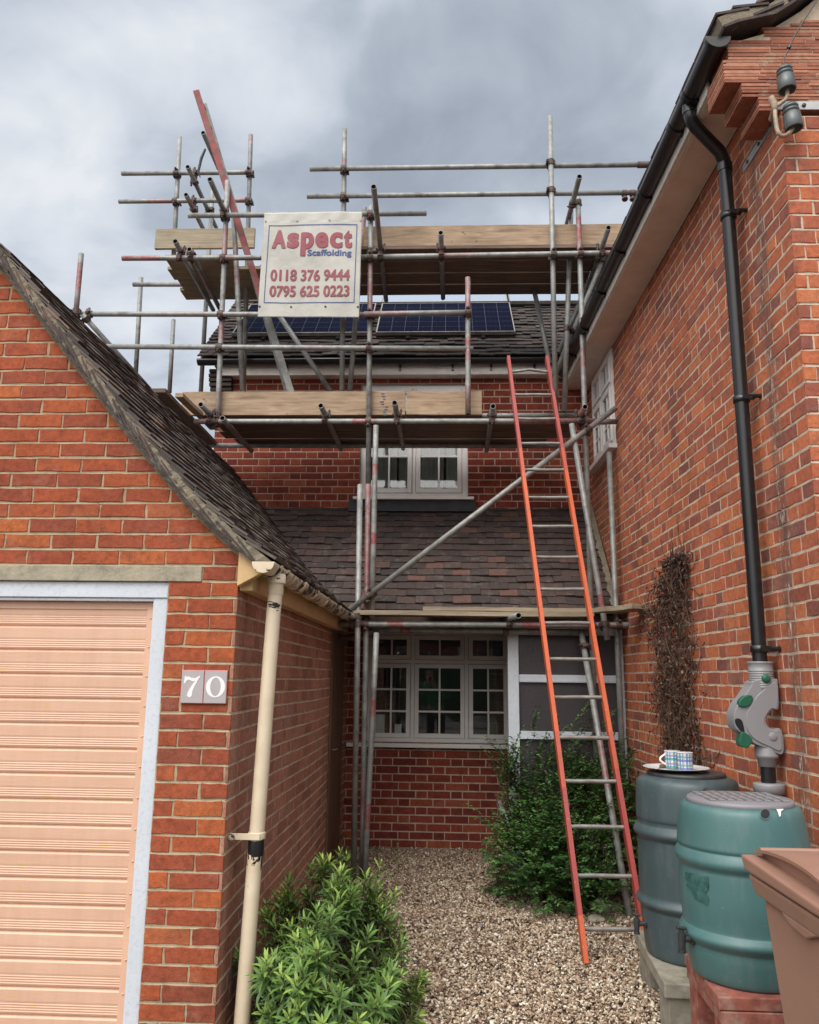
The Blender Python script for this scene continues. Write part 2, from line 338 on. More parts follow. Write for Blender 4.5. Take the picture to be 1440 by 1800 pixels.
def settone(o, tones, name='tone'):
    at_ = o.data.attributes.new(name, 'FLOAT_COLOR', 'FACE')
    arr = np.ones((len(tones), 4), dtype=np.float32); t = np.array(tones, dtype=np.float32)
    if t.ndim == 1: arr[:, 0] = t
    else: arr[:, :t.shape[1]] = t
    at_.data.foreach_set('color', arr.ravel())
# ------------------------------------------------------------------ brickwork laid brick by brick
def brickwall(parent, mb, mm, P, Ud, Nd, L, z1, bond='flemish', z0=0.0, holes=(), clip=None, off=0.0, seed=1, rec=.005, jit=.0016, joint=.0115, perp=.009, tonefn=None, name='brick_wall', warp=0.0, back=.09):
    R = random.Random(seed); P = Vector(P); Ud = Vector(Ud).normalized(); Nd = Vector(Nd).normalized()
    V = []; F = []; T = []; MI = []
    def pt(u, z, d):
        w = warp*math.sin(u*2.3+seed)*math.sin(z*1.7) if warp else 0
        return P + Ud*u + Vector((0, 0, z+w)) + Nd*d
    def quad(u0, u1, za, zb, d):
        zz = [za, za, zb, zb]; uu = [u0, u1, u1, u0]
        if clip:
            zz = [min(zz[i], clip(uu[i])) for i in range(4)]
            if max(zz) - min(za, max(zz)) < .002 or (zz[2] <= za and zz[3] <= za): return
        n = len(V); V.extend(pt(uu[i], zz[i], d) for i in range(4)); F.append((n, n+1, n+2, n+3)); T.append((.5, .5, .5)); MI.append(1)
    def ledge(u0, u1, z):      # weather-struck bed joint: flush at the foot, tucked in under the course above
        if clip and min(clip(u0), clip(u1)) < z+joint*.6: return
        n = len(V); zb_ = z-joint/2-.001; zt_ = z+joint/2+.001
        V.extend((pt(u0, zb_, -.0012), pt(u1, zb_, -.0012), pt(u1, zt_, -.0075), pt(u0, zt_, -.0075))); F.append((n, n+1, n+2, n+3)); T.append((.5, .5, .5)); MI.append(1)
    nz = int(round((z1-z0)/.075)); flip = Vector((0, 0, 1)).cross(Nd).dot(Ud) < 0
    for k in range(nz):
        za = z0+k*.075; zb = za+.075
        iv = [(0.0, L)]
        for (a, b, c, d) in holes:
            if c < zb-.02 and d > za+.02:
                nv = []
                for (p, q) in iv:
                    if b <= p or a >= q: nv.append((p, q)); continue
                    if a > p: nv.append((p, a))
                    if b < q: nv.append((b, q))
                iv = nv
        for (p, q) in iv:
            st = (q-p)/max(1, int((q-p)/.25)); u = p
            while u < q-1e-6:
                quad(u, min(q, u+st), za, zb, -rec+R.uniform(-.0006, .0006))
                if k: ledge(u, min(q, u+st), za)
                u += st
        if bond == 'flemish': cyc = [.225, .1125]; u = off + (-.28125 if k % 2 else -.1125)
        elif bond == 'header': cyc = [.1125]; u = off-.05625*(k % 2)
        else: cyc = [.225]; u = off-.1125*(k % 2)
        i = 0
        while u < L:
            w = cyc[i % len(cyc)]; i += 1
            if bond == 'flemish' and R.random() < .05: pass
            pj = perp*R.choice((.6, .9, 1.0, 1.25)); u0 = u+pj/2+R.uniform(-.0015, .0015); u1 = u+w-pj/2+R.uniform(-.0015, .0015); u += w
            b0 = za+joint/2+R.uniform(-.001, .001); b1 = zb-joint/2+R.uniform(-.001, .001)
            for (p, q) in iv:
                a = max(u0, p + (0 if p == 0 else .004)); b = min(u1, q - (0 if q == L else .004))
                if b-a < .02: continue
                if clip and min(clip(a), clip(b)) < b0+.01 and max(clip(a), clip(b)) < b0+.02: continue
                pr = R.uniform(-.0012, .0016)
                us = [a, a+(b-a)*.33, a+(b-a)*.67, b, b, b, a+(b-a)*.67, a+(b-a)*.33, a, a]
                zs = [b0, b0, b0, b0, (b0+b1)/2, b1, b1, b1, b1, (b0+b1)/2]
                us = [x+R.uniform(-jit, jit) for x in us]; zs = [x+R.uniform(-jit, jit) for x in zs]
                if p == 0 and a == 0: us[0] = us[8] = us[9] = 0
                if q == L and b == L: us[3] = us[4] = us[5] = L
                if clip: zs = [min(z, clip(x)-.001) for x, z in zip(us, zs)]
                n = len(V); m = 10
                cu = (a+b)/2; cz = (b0+b1)/2
                V.extend(pt(cu+(x-cu)*(1-.0022/max(.02, (b-a)/2)) if 0 < x < L else x, cz+(z-cz)*.94, pr) for x, z in zip(us, zs))
                V.extend(pt(x, z, pr-.0025) for x, z in zip(us, zs))
                V.extend(pt(x, z, -.012) for x, z in zip(us, zs))
                t = (R.random(), R.random(), R.random())
                if tonefn: t = tonefn(cu, cz, t, R)
                F.append(tuple(range(n, n+m)))
                for e in range(2):
                    for j in range(m):
                        j2 = (j+1) % m; F.append((n+e*m+j, n+e*m+m+j, n+e*m+m+j2, n+e*m+j2))
                T.extend([t]*(1+2*m)); MI.extend([0]*(1+2*m))
    if flip: F = [f[::-1] for f in F]
    o = mesh(name, V, F, mb, parent, mats=[mb, mm], mi=MI); settone(o, T); return o
def sheet(name, pts, mat, parent, th=(0, 0, 0)):
    m = MB(); m.prism(pts, th); return m.build(name, mat, parent)
# ------------------------------------------------------------------ plain tiles laid tile by tile on a profile
def tiling(name, parent, mat, prof, place, u0, u1, gauge=.1, tw=.165, seed=3, th=.013, keep=None, jit=1.0, lip=.012):
    """prof: list of (a, z) from eaves upwards (arc sampled); place(u, a, z) -> point"""
    R = random.Random(seed); seg = []; tot = 0
    for (a, b) in zip(prof[:-1], prof[1:]):
        l = math.hypot(b[0]-a[0], b[1]-a[1]); seg.append((tot, l, a, b)); tot += l
    def P(s):
        for (t0, l, a, b) in seg:
            if s <= t0+l or (t0, l, a, b) == seg[-1]:
                k = (s-t0)/l; return (a[0]+(b[0]-a[0])*k, a[1]+(b[1]-a[1])*k), ((b[0]-a[0])/l, (b[1]-a[1])/l)
    V = []; F = []; T = []; row = 0; s = 0.0
    while s < tot-.02:
        u = u0-(tw/2 if row % 2 else 0)
        wob = R.uniform(-.004, .004)*jit
        while u < u1:
            a = max(u, u0)+.0015; b = min(u+tw, u1)-.0015; u += tw
            if b-a < .02: continue
            if keep and not keep((a+b)/2, s): continue
            rr = R.random(); dz = R.uniform(-.003, .004)*jit; tl = R.uniform(-.004, .004)*jit; ds = wob+R.uniform(-.005, .005)*jit
            pts = []
            s_end = min(s+.165, tot)
            for (ss, hgt) in ((s+ds, lip+.013+dz), (s_end, .004+dz)):
                (pa, pz), (da, dzz) = P(max(0, ss)); na, nz = -dzz, da
                if nz < 0: na, nz = -na, -nz
                for uu, e in ((a, 0), (b, tl)):
                    for h in (hgt-th+e, hgt+e): pts.append(place(uu, pa+na*h, pz+nz*h) if ss != s+ds else place(uu, pa+na*h - 0, pz+nz*h))
            n = len(V); V.extend(pts)
            # order: 0 a-low-bottom,1 a-low-top,2 b-low-bottom,3 b-low-top,4..7 upper
            F.extend([(n+1, n+3, n+7, n+5), (n, n+2, n+3, n+1), (n, n+1, n+5, n+4), (n+2, n+6, n+7, n+3), (n, n+4, n+6, n+2)]); T.extend([rr]*5)
        s += gauge; row += 1
    o = mesh(name, V, F, mat, parent); settone(o, T)
    bm = bmesh.new(); bm.from_mesh(o.data); bmesh.ops.recalc_face_normals(bm, faces=bm.faces); bm.to_mesh(o.data); bm.free()
    return o
# ------------------------------------------------------------------ ground
g_ = mesh('ground', [(-80, -80, -.06), (80, -80, -.06), (80, 80, -.06), (-80, 80, -.06)], [(0, 1, 2, 3)], MT['soil']); tag(g_, kind='structure')
g_ = mesh('driveway', [(-6, -9, -.03), (7, -9, -.03), (7, 8.3, -.012), (-6, 8.3, -.012)], [(0, 1, 2, 3)], MT['gravel_bed']); tag(g_, kind='structure')
g_ = mesh('road', [(-60, -18, -.02), (60, -18, -.02), (60, -10, -.02), (-60, -10, -.02)], [(0, 1, 2, 3)], MT['road']); tag(g_, kind='structure')
def gravel():
    R = np.random.RandomState(5)
    bm = bmesh.new(); bmesh.ops.create_icosphere(bm, subdivisions=1, radius=1)
    bv = np.array([v.co[:] for v in bm.verts]); bf = np.array([[v.index for v in f.verts] for f in bm.faces]); bm.free()
    pts = []
    def scatter(n, x0, x1, y0, y1, s0, s1):
        p = np.stack([R.uniform(x0, x1, n), R.uniform(y0, y1, n), np.zeros(n)], 1); s = R.uniform(s0, s1, n)*np.where(R.rand(n) < .06, 1.5, 1); pts.append(np.column_stack([p, s]))
    scatter(40000, -.97, 1.6, 3.6, 6.2, .0055, .0118)
    scatter(24000, -.97, 1.6, 6.0, 8.24, .0065, .0120)
    scatter(5000, -.97, 1.9, 2.2, 3.6, .008, .0145)
    A = np.vstack(pts); n = len(A)
    clump = np.sin(A[:, 0]*3.1+1)*np.sin(A[:, 1]*2.3)*.012
    sc = np.stack([A[:, 3]*R.uniform(.85, 1.6, n), A[:, 3]*R.uniform(.65, 1.1, n), A[:, 3]*R.uniform(.30, .65, n)], 1)
    q = R.normal(size=(n, 4)); q[:, 1:3] *= .35; q /= np.linalg.norm(q, axis=1)[:, None]
    w, x, y, z = q.T
    rot = np.stack([1-2*(y*y+z*z), 2*(x*y-z*w), 2*(x*z+y*w), 2*(x*y+z*w), 1-2*(x*x+z*z), 2*(y*z-x*w), 2*(x*z-y*w), 2*(y*z+x*w), 1-2*(x*x+y*y)], 1).reshape(n, 3, 3)
    loc = bv[None]*sc[:, None]*(1+R.uniform(-.22, .22, (n, len(bv), 1)))
    vv = np.einsum('nij,nvj->nvi', rot, loc)
    off = A[:, :3].copy(); off[:, 2] = R.uniform(-.008, .010, n)+clump*.5+.002
    vv = (vv+off[:, None]).reshape(-1, 3)
    ff = (bf[None]+(np.arange(n)*len(bv))[:, None, None]).reshape(-1, 3)
    me = bpy.data.meshes.new('gravel'); me.vertices.add(len(vv)); me.vertices.foreach_set('co', vv.ravel().astype(np.float32))
    me.loops.add(ff.size); me.loops.foreach_set('vertex_index', ff.ravel().astype(np.int32)); me.polygons.add(len(ff))
    me.polygons.foreach_set('loop_start', (np.arange(len(ff))*3).astype(np.int32)); me.polygons.foreach_set('loop_total', np.full(len(ff), 3, dtype=np.int32))
    me.update(calc_edges=True); me.materials.append(MT['gravel'])
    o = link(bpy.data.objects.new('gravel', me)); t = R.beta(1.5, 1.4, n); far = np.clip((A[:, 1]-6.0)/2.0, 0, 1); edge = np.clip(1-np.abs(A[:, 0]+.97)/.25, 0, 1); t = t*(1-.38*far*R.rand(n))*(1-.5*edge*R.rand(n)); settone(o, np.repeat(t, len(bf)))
    tag(o, 'loose tan and cream gravel covering the ground between the walls', 'gravel', kind='stuff')
gravel()
# ------------------------------------------------------------------ garage
GY, GX = 3.78, -.97
garage = empty('garage', (0, 0, 0)); tag(garage, 'red brick garage with steep tiled roof and peach panelled door', 'garage')
GV = [(-.96, 2.185), (-1.08, 2.285), (-1.34, 2.53), (-1.78, 3.06), (-2.04, 3.37), (-2.28, 3.655)]   # top of gable brickwork
def zcurve(pts, x):
    if x > pts[0][0]: return pts[0][1]-.05
    for (a, b) in zip(pts[:-1], pts[1:]):
        if b[0] <= x <= a[0]: k = (a[0]-x)/(a[0]-b[0]); return a[1]+(b[1]-a[1])*k
    return pts[-1][1]
def gclip(u):
    x = -3.59+u; x = x if x > -2.28 else -4.56-x
    return zcurve(GV, x)
brickwall(garage, MT['brick_g'], MT['mort_g'], (-3.59, GY, 0), (1, 0, 0), (0, -1, 0), 3.59+GX, 3.68, 'stretcher', holes=[(3.59-3.26, 3.59-1.3, -1, 2.1), (0.15, 3.59-1.143, 2.02, 2.1)], clip=gclip, off=.02, seed=11, rec=.004, jit=.003)
brickwall(garage, MT['brick_s'], MT['mort_s'], (GX, GY, 0), (0, 1, 0), (1, 0, 0), 8.25-GY, 2.1, 'flemish', seed=12, off=.12, rec=.003, jit=.002, warp=.006)
m = MB(); m.box((-3.42, GY-.006, 2.023), (-1.143, GY+.1, 2.096)); m.build('lintel', MT['concrete'], garage, .003)
# roof profile, eaves to ridge
GP = [(-.795, 2.11), (-.96, 2.235), (-1.15, 2.405), (-1.34, 2.61), (-1.56, 2.86), (-1.80, 3.155), (-2.04, 3.445), (-2.28, 3.74)]
groof = tiling('roof', garage, MT['tile_garage'], GP, lambda u, a, z: Vector((a, u, z)), 3.715, 8.24, gauge=.088, seed=21, jit=.8)
m = MB()
for k in range(15): m.tube([(-2.30, 3.72+k*.30, 3.693+.004*(k % 2)), (-2.30, 4.015+k*.30, 3.693)], .055, 12)
m.build('ridge_tiles', MT['tile_garage'], groof); settone(groof.children[-1], [.5]*len(groof.children[-1].data.polygons))
m = MB()
for (a, b) in zip(GP[:-1], GP[1:]):
    m.add([(a[0], 3.74, a[1]-.012), (a[0], 8.6, a[1]-.012), (b[0], 8.6, b[1]-.012), (b[0], 3.74, b[1]-.012)], [(0, 1, 2, 3)])
m.add([(-2.28, 3.74, 3.73), (-3.76, 3.74, 2.1), (-3.76, 8.24, 2.1), (-2.28, 8.24, 3.73)], [(0, 1, 2, 3)])
m.build('roof_underlay', MT['tile_dark'], groof)
# verge: bedding mortar and undercloak along the gable curve
def offcurve(P, d):
    out = []
    for i, p in enumerate(P):
        a = P[max(0, i-1)]; b = P[min(len(P)-1, i+1)]; dx, dz = b[0]-a[0], b[1]-a[1]; l = math.hypot(dx, dz); out.append((p[0]+dz/l*d, p[1]-dx/l*d))
    return out
def resample(P, n):
    L = [0]
    for a, b in zip(P[:-1], P[1:]): L.append(L[-1]+math.hypot(b[0]-a[0], b[1]-a[1]))
    out = []
    for i in range(n+1):
        s = L[-1]*i/n; k = max(j for j in range(len(L)) if L[j] <= s+1e-9); k = min(k, len(P)-2)
        t = (s-L[k])/(L[k+1]-L[k]); out.append((P[k][0]+(P[k+1][0]-P[k][0])*t, P[k][1]+(P[k+1][1]-P[k][1])*t))
    return out
R5 = random.Random(9)
RS = resample(GP, 90)
def strip(P, d0, d1, y0, y1, jit=0):
    A = offcurve(P, d0); B = offcurve(P, d1); V = []; F = []
    for i in range(len(P)):
        j = R5.uniform(-jit, jit); j2 = R5.uniform(-jit, jit)
        V += [(A[i][0], y0+j, A[i][1]), (B[i][0], y0+j2, B[i][1]+j2*.5), (B[i][0], y1, B[i][1]), (A[i][0], y1, A[i][1])]
    for i in range(len(P)-1):
        for k in range(4): F.append((i*4+k, i*4+(k+1) % 4, i*4+4+(k+1) % 4, i*4+4+k))
    F += [(0, 1, 2, 3), tuple(4*(len(P)-1)+k for k in (3, 2, 1, 0))]
    return V, F
m = MB(); m.add(*strip(RS, -.003, -.050, 3.722, 3.81, .005)); m.build('verge_mortar', MT['verge'], groof)
m = MB(); m.add(*strip(RS, -.050, -.060, 3.712, 3.81, .002)); m.build('undercloak', MT['tile_roof'], groof); settone(groof.children[-1], [.9]*len(groof.children[-1].data.polygons))
m = MB(); m.add(*strip(RS, -.060, -.080, 3.772, 3.81, .004)); m.build('wall_pointing', MT['verge'], groof)
# slipped tile edges showing in the verge
V = []; F = []; T = []
for i in range(3, 84, 2):
    if R5.random() < .2: continue
    a = RS[i]; b = RS[min(90, i+5)]; dx, dz = b[0]-a[0], b[1]-a[1]; l = math.hypot(dx, dz); dx /= l; dz /= l
    off0 = -.054+R5.uniform(-.002, .010); off1 = off0+R5.uniform(.022, .040); LN_ = R5.uniform(.12, .24)
    nx, nz = dz, -dx
    p0 = (a[0]+nx*off0, a[1]+nz*off0); p1 = (a[0]+dx*LN_+nx*off1, a[1]+dz*LN_+nz*off1)
    y0 = 3.717+R5.uniform(-.004, .004); n = len(V); h = .008
    for (px_, pz_) in (p0, p1):
        for (yy, hh) in ((y0, -h/2), (y0, h/2), (3.79, h/2), (3.79, -h/2)): V.append((px_+nx*hh, yy, pz_+nz*hh))
    for k in range(4): F.append((n+k, n+(k+1) % 4, n+4+(k+1) % 4, n+4+k))
    F += [(n, n+1, n+2, n+3), (n+7, n+6, n+5, n+4)]; T += [R5.choice([.1, .3, .6, .8, .98])]*6
o = mesh('verge_tiles', V, F, MT['tile_roof'], groof); settone(o, T)
# garage door: boards with grooves, white jamb and head
gd = empty('garage_door'); gd.parent = garage
prof = []; zb = 0.02; bh = .112
while zb < 1.93:
    prof += [(0, zb), (0, zb+.006), (.007, zb+.008)]
    for k in range(4): prof += [(.010, zb+.016+k*.010), (.0083, zb+.0205+k*.010)]
    prof += [(.010, zb+.060), (.011, zb+.104), (.005, zb+.110)]
    zb += bh
prof = [(d, z) for d, z in prof if z < 1.925]
V = []; F = []
for d, z in prof: V += [(-3.22, 3.857-d, z), (-1.40, 3.857-d, z)]
for i in range(len(prof)-1): F.append((2*i, 2*i+1, 2*i+3, 2*i+2))
mesh('door_boards', V, F, MT['peach'], gd)
m = MB(); m.box((-3.22, 3.90, 0), (-1.36, 3.93, 1.95)); m.build('door_backing', MT['room'], gd)
m = MB(); m.box((-1.412, 3.838, 0.0), (-1.372, 3.86, 1.93)); m.box((-3.22, 3.84, 1.895), (-1.412, 3.86, 1.93)); m.build('door_stile', MT['peach'], gd, .002)
for k in range(14):
    z = .10+k*.135; m = MB(); m.lathe([(.0001, .003), (.005, .002), (.005, -0.002)], n=8, M=Matrix.Translation((-1.392, 3.838, z)) @ Matrix.Rotation(RAD(90), 4, 'X')); m.build('screw', MT['peach'], gd)
m = MB(); m.box((-1.372, 3.80, 0), (-1.302, 3.88, 1.947)); m.build('jamb', MT['white_old'], gd, .004)
m = MB(); m.box((-3.26, 3.80, 0), (-3.22, 3.88, 1.947)); m.build('jamb', MT['white_old'], gd, .004)
m = MB(); m.box((-3.22, 3.803, 1.932), (-1.372, 3.88, 1.946)); m.box((-3.26, 3.792, 1.9475), (-1.302, 3.88, 2.021)); m.build('door_head', MT['white_old'], gd, .003)
# fascia and eaves
m = MB(); m.box((-.966, GY+.02, 1.985), (-.905, 7.16, 2.115)); m.prism([(-.965, GY-.035, 2.0), (-.80, GY-.035, 2.09), (-.965, GY-.035, 2.2)], (0, .045, 0)); m.build('fascia', MT['cream_flat'], garage, .003)
def halfround(m, p0, p1, r, n=10, t=.004, roll=0):
    p0 = Vector(p0); p1 = Vector(p1); d = (p1-p0).normalized(); s = d.cross(Vector((0, 0, 1))).normalized(); u = s.cross(d)
    ring = [(math.cos(math.pi+math.pi*i/n)*r, math.sin(math.pi+math.pi*i/n)*r) for i in range(n+1)] + [(math.cos(2*math.pi-math.pi*i/n)*(r-t), math.sin(2*math.pi-math.pi*i/n)*(r-t)) for i in range(n+1)]
    k = len(ring); V = [p+s*a+u*b for p in (p0, p1) for a, b in ring]
    m.add(V, [(i, (i+1) % k, k+(i+1) % k, k+i) for i in range(k)], True); m.add(V, [tuple(range(k))[::-1], tuple(range(k, 2*k))])
gx, gz = -.838, 2.115
m = MB(); halfround(m, (gx, 3.70, gz-.006), (gx, 7.12, gz), .052)
gut = m.build('gutter', MT['cream'], garage)
for y in (3.84, 4.02, 4.55, 5.0, 5.45, 6.1, 6.7): m = MB(); halfround(m, (gx, y, gz-.003), (gx, y+.05, gz-.003), .058, t=.008); m.build('gutter_bracket', MT['cream'], gut)
m = MB(); V = [(gx, 3.699, gz-.006)]+[(gx+math.cos(math.pi+math.pi*i/12)*.052, 3.699, gz-.006+math.sin(math.pi+math.pi*i/12)*.052) for i in range(13)]
m.prism(V[1:], (0, .004, 0)); m.build('stop_end', MT['cream'], gut)
sd_ = empty('side_door'); sd_.parent = garage
m = MB(); m.box((-.968, 7.02, 0), (-.955, 7.10, 1.97)); m.build('door_frame', MT['door_wood'], sd_, .002)
m = MB(); m.box((-.968, 7.101, .05), (-.958, 7.85, 1.96)); m.build('door_leaf', MT['door_wood'], sd_)
m = MB(); m.tube([(-.96, 7.2, .98), (-.93, 7.2, .98), (-.93, 7.28, .98)], .008, 8); m.build('handle', MT['alu'], sd_)
# garage downpipe (thing of its own)
dp = empty('downpipe', (0, 0, 0)); tag(dp, 'cream painted round downpipe with flaking black chips at the garage corner', 'downpipe')
m = MB(); m.tube([(-.822, 3.90, 2.06), (-.815, 3.90, 2.0), (-.8215, 3.90, 1.9), (-.85, 3.895, .95), (-.882, 3.89, .03)], .0345, 20); m.build('pipe', MT['cream'], dp)
m = MB(); m.lathe([(.046, .0), (.046, .045), (.038, .03), (.038, -.05), (.036, -.055)], c=(-.816, 3.90, 2.03), n=20); m.build('outlet', MT['cream'], dp)
m = MB(); m.lathe([(.037, -.016), (.040, -.014), (.040, .014), (.037, .016)], c=(-.852, 3.896, .885), n=24); m.box((-.965, 3.855, .872), (-.83, 3.862, .899)); m.lathe([(.014, 0), (.014, .012), (.006, .016)], n=12, M=Matrix.Translation((-.955, 3.852, .885)) @ Matrix.Rotation(RAD(90), 4, 'X')); m.build('bracket', MT['cream'], dp, .001)
m = MB(); m.lathe([(.0362, -.045), (.0366, -.04), (.0366, .02), (.0362, .022)], c=(-.853, 3.896, .845), n=20); m.build('pipe_joint', MT['black'], dp)
# ------------------------------------------------------------------ house (recessed middle)
HY = 8.25
house = empty('brick_house', (0, 0, 0)); tag(house, 'recessed red brick house with tiled canopy roof behind the scaffold', 'house')
UW = (-.897, .225, 3.405, 4.66); LW = (-.775, .66, .965, 2.05)
hx = -2.45
def htone(u, z, t, R): return t
brickwall(house, MT['brick_h'], MT['mort_h'], (hx, HY, 0), (1, 0, 0), (0, -1, 0), 3.97, 4.8, 'flemish', holes=[(UW[0]-hx, UW[1]-hx, UW[2], UW[3]), (LW[0]-hx, LW[1]-hx, LW[2], LW[3])], seed=31, off=.03, rec=.003, jit=.001, tonefn=htone)
m = MB(); m.box((hx-.005, HY+.01, 0), (hx+.01, 14.5, 4.8)); m.box((hx, 14.3, 0), (1.5, 14.5, 4.8)); m.build('rear_wall', MT['brick_h'], house)
m = MB(); m.box((-2.4, 8.30, 0), (2.2, 14.2, .02)); m.box((-2.4, 8.30, 2.6), (2.2, 14.2, 2.65)); m.box((-2.4, 12, 0), (2.2, 12.1, 4.8)); m.box((-2.4, 8.3, 4.75), (2.2, 14.2, 4.78)); m.build('interior', MT['room'], house)
def window(parent, name, T, x0, x1, z0, z1, lights, fan=None, fr=.045, sash=.04, bars=(2, 3), mat=None, glassmat=None, depth=.07, fanbars=2, curt=False):
    """T: matrix mapping (x, y(depth, 0=outer face, + inwards), z)"""
    mat = mat or MT['upvc']; glassmat = glassmat or MT['pane']
    root = empty(name); root.parent = parent
    f = MB()
    f.box((x0, 0, z0), (x0+fr, depth, z1), T); f.box((x1-fr, 0, z0), (x1, depth, z1), T)
    f.box((x0+fr, .001, z0), (x1-fr, depth, z0+fr), T); f.box((x0+fr, .001, z1-fr), (x1-fr, depth, z1), T)
    xs = lights
    zt = fan
    for i in range(1, len(xs)-1): f.box((xs[i]-.018, .002, z0+fr), (xs[i]+.018, depth-.002, z1-fr), T)
    if zt: f.box((x0+fr, .003, zt-.018), (x1-fr, depth-.003, zt+.018), T)
    f.build('frame', mat, root, .003)
    s = MB(); p = MB()
    for i in range(len(xs)-1):
        a = xs[i]+(fr if i == 0 else .019); b = xs[i+1]-(fr if i == len(xs)-2 else .019)
        rows = [(z0+fr, (zt-.019) if zt else z1-fr, bars[0], bars[1])]
        if zt: rows.append((zt+.019, z1-fr, fanbars, 1))
        for (c, d, nb, nr) in rows:
            a_, b_ = a+.003, b-.003; c_, d_ = c+.003, d-.003
            s.box((a_, -.012, c_), (a_+sash, .03, d_), T); s.box((b_-sash, -.012, c_), (b_, .03, d_), T)
            s.box((a_+sash, -.011, c_), (b_-sash, .03, c_+sash), T); s.box((a_+sash, -.011, d_-sash), (b_-sash, .03, d_), T)
            for k in range(1, nb): x = a_+sash+(b_-a_-2*sash)*k/nb; s.box((x-.009, 0, c_+sash), (x+.009, .026, d_-sash), T)
            for k in range(1, nr): z = c_+sash+(d_-c_-2*sash)*k/nr; s.box((a_+sash, .001, z-.009), (b_-sash, .025, z+.009), T)
            tw_ = R5.uniform(-.004, .004)
            p.prism([(a_+sash, .014+tw_, c_+sash), (b_-sash, .014-tw_, c_+sash), (b_-sash, .014-tw_+.002, d_-sash), (a_+sash, .014+tw_-.001, d_-sash)], (0, .004, 0), T)
    s.build('sash', mat, root, .002); p.build('pane', glassmat, root)
    return root
TH = Matrix.Translation((0, HY+.035, 0))
w = window(house, 'window', TH, LW[0], LW[1], LW[2], LW[3], [LW[0], -.325, .21, LW[1]], fan=1.745, sash=.04)
m = MB(); m.box((-.96, HY-.055, .925), (.66, HY+.05, .963)); m.build('sill', MT['upvc'], w, .004)
w2 = window(house, 'window', TH, UW[0], UW[1], UW[2], UW[3], [UW[0], -.335, UW[1]], sash=.045, bars=(2, 3), fr=.06, glassmat=MT['pane_up'])
m = MB(); m.box((-.955, HY-.09, 3.375), (.285, HY+.05, 3.404)); m.build('sill', MT['upvc'], w2, .004)
V = []; F = []
for (c0, c1) in ((-.85, -.52), (-.50, -.36), (-.32, -.03), (.0, .2)):
    n0 = len(V); k = 40
    for i in range(k+1):
        x = c0+(c1-c0)*i/k; y = HY+.095+.010*math.sin(i*1.25)+.008*math.sin(i*3.1)
        V += [(x, y, 3.3), (x+.01, y, 4.7)]
    F += [(n0+2*i, n0+2*i+2, n0+2*i+3, n0+2*i+1) for i in range(k)]
mesh('curtain', V, F, MT['curtain'], w2, smooth=True)
m = MB(); m.box((-2.4, HY+1.4, 2.7), (1.4, HY+1.45, 4.7)); m.build('room_wall', MT['room'], w2)
# things seen dimly through the lower window
m = MB(); m.box((-.70, HY+.12, 1.0), (-.56, HY+.3, 1.22)); m.box((-.54, HY+.12, 1.0), (-.44, HY+.25, 1.13)); m.build('books_on_sill', MT['curtain'], w)
m = MB(); m.box((-.6, HY+.1, 1.0), (-.5, HY+.11, 1.5)); m.box((.45, HY+.25, 1.0), (.62, HY+.3, 1.7)); m.build('room_furniture', MT['board_dark'], w)
# lead apron below upper window
m = MB(); m.prism([(-1.0, HY-.005, 3.375), (-1.0, HY-.035, 3.375), (-1.0, HY-.115, 3.245), (-1.0, HY-.005, 3.245)], (1.305, 0, 0)); m.build('lead_apron', MT['lead'], house, .006)
# canopy roof
cp = tiling('canopy_roof', house, MT['tile_roof'], [(7.13, 2.155), (8.26, 3.30)], lambda u, a, z: Vector((u, a, z)), -2.0, 1.50, gauge=.0965, seed=33, jit=1.5)
m = MB(); m.add([(-2.0, 7.15, 2.14), (1.5, 7.15, 2.14), (1.5, 8.26, 3.28), (-2.0, 8.26, 3.28)], [(0, 1, 2, 3)]); m.build('roof_underlay', MT['tile_dark'], cp)
m = MB(); m.box((-.96, 7.2, 2.07), (1.5, 8.24, 2.085)); m.box((-.96, 7.16, 2.03), (1.5, 7.198, 2.14)); m.build('eaves_soffit', MT['board_dark'], cp, .002)
# lichen edged valley tiles and the mortar fillet against the wing
m = MB(); V = []
Rv = random.Random(4)
for i in range(46):
    k = i/45; y = 7.15+1.1*k; z = 2.175+(y-7.13)*1.0133+.02
    V.append((1.505-.02, y, z+.012)); V.append((1.43+Rv.uniform(-.015, .015), y+Rv.uniform(-.01, .01), z+.006))
m.add(V, [(2*i, 2*i+1, 2*i+3, 2*i+2) for i in range(45)]); m.build('mortar_fillet', MT['verge'], cp)
# main roof, fascia and gutter
MP = [(8.06, 4.875), (11.4, 4.875+3.34*.949)]
mr = tiling('roof', house, MT['tile_dark'], MP, lambda u, a, z: Vector((u, a, z)), -2.63, 1.75, gauge=.1, seed=35, jit=1.6)
m = MB(); m.add([(-2.6, 8.08, 4.865), (1.8, 8.08, 4.865), (1.8, 11.4, 8.03), (-2.6, 11.4, 8.03)], [(0, 1, 2, 3)]); m.add([(-2.6, 11.4, 8.03), (1.8, 11.4, 8.03), (1.8, 14.8, 4.8), (-2.6, 14.8, 4.8)], [(0, 1, 2, 3)]); m.build('roof_underlay', MT['tile_dark'], mr)
m = MB(); m.prism([(-2.46, 8.12, 4.8), (-2.46, 11.4, 7.95), (-2.46, 14.5, 4.8)], (.03, 0, 0)); m.build('gable_wall', MT['brick_h'], house)
m = MB(); m.box((-2.4, 8.12, 4.70), (1.45, 8.14, 4.83)); m.box((-2.4, 8.141, 4.70), (1.45, 8.248, 4.715)); m.build('fascia', MT['white'], house, .002)
m = MB(); halfround(m, (-2.62, 8.06, 4.845), (1.30, 8.06, 4.845), .056); go = m.build('gutter', MT['black'], house)
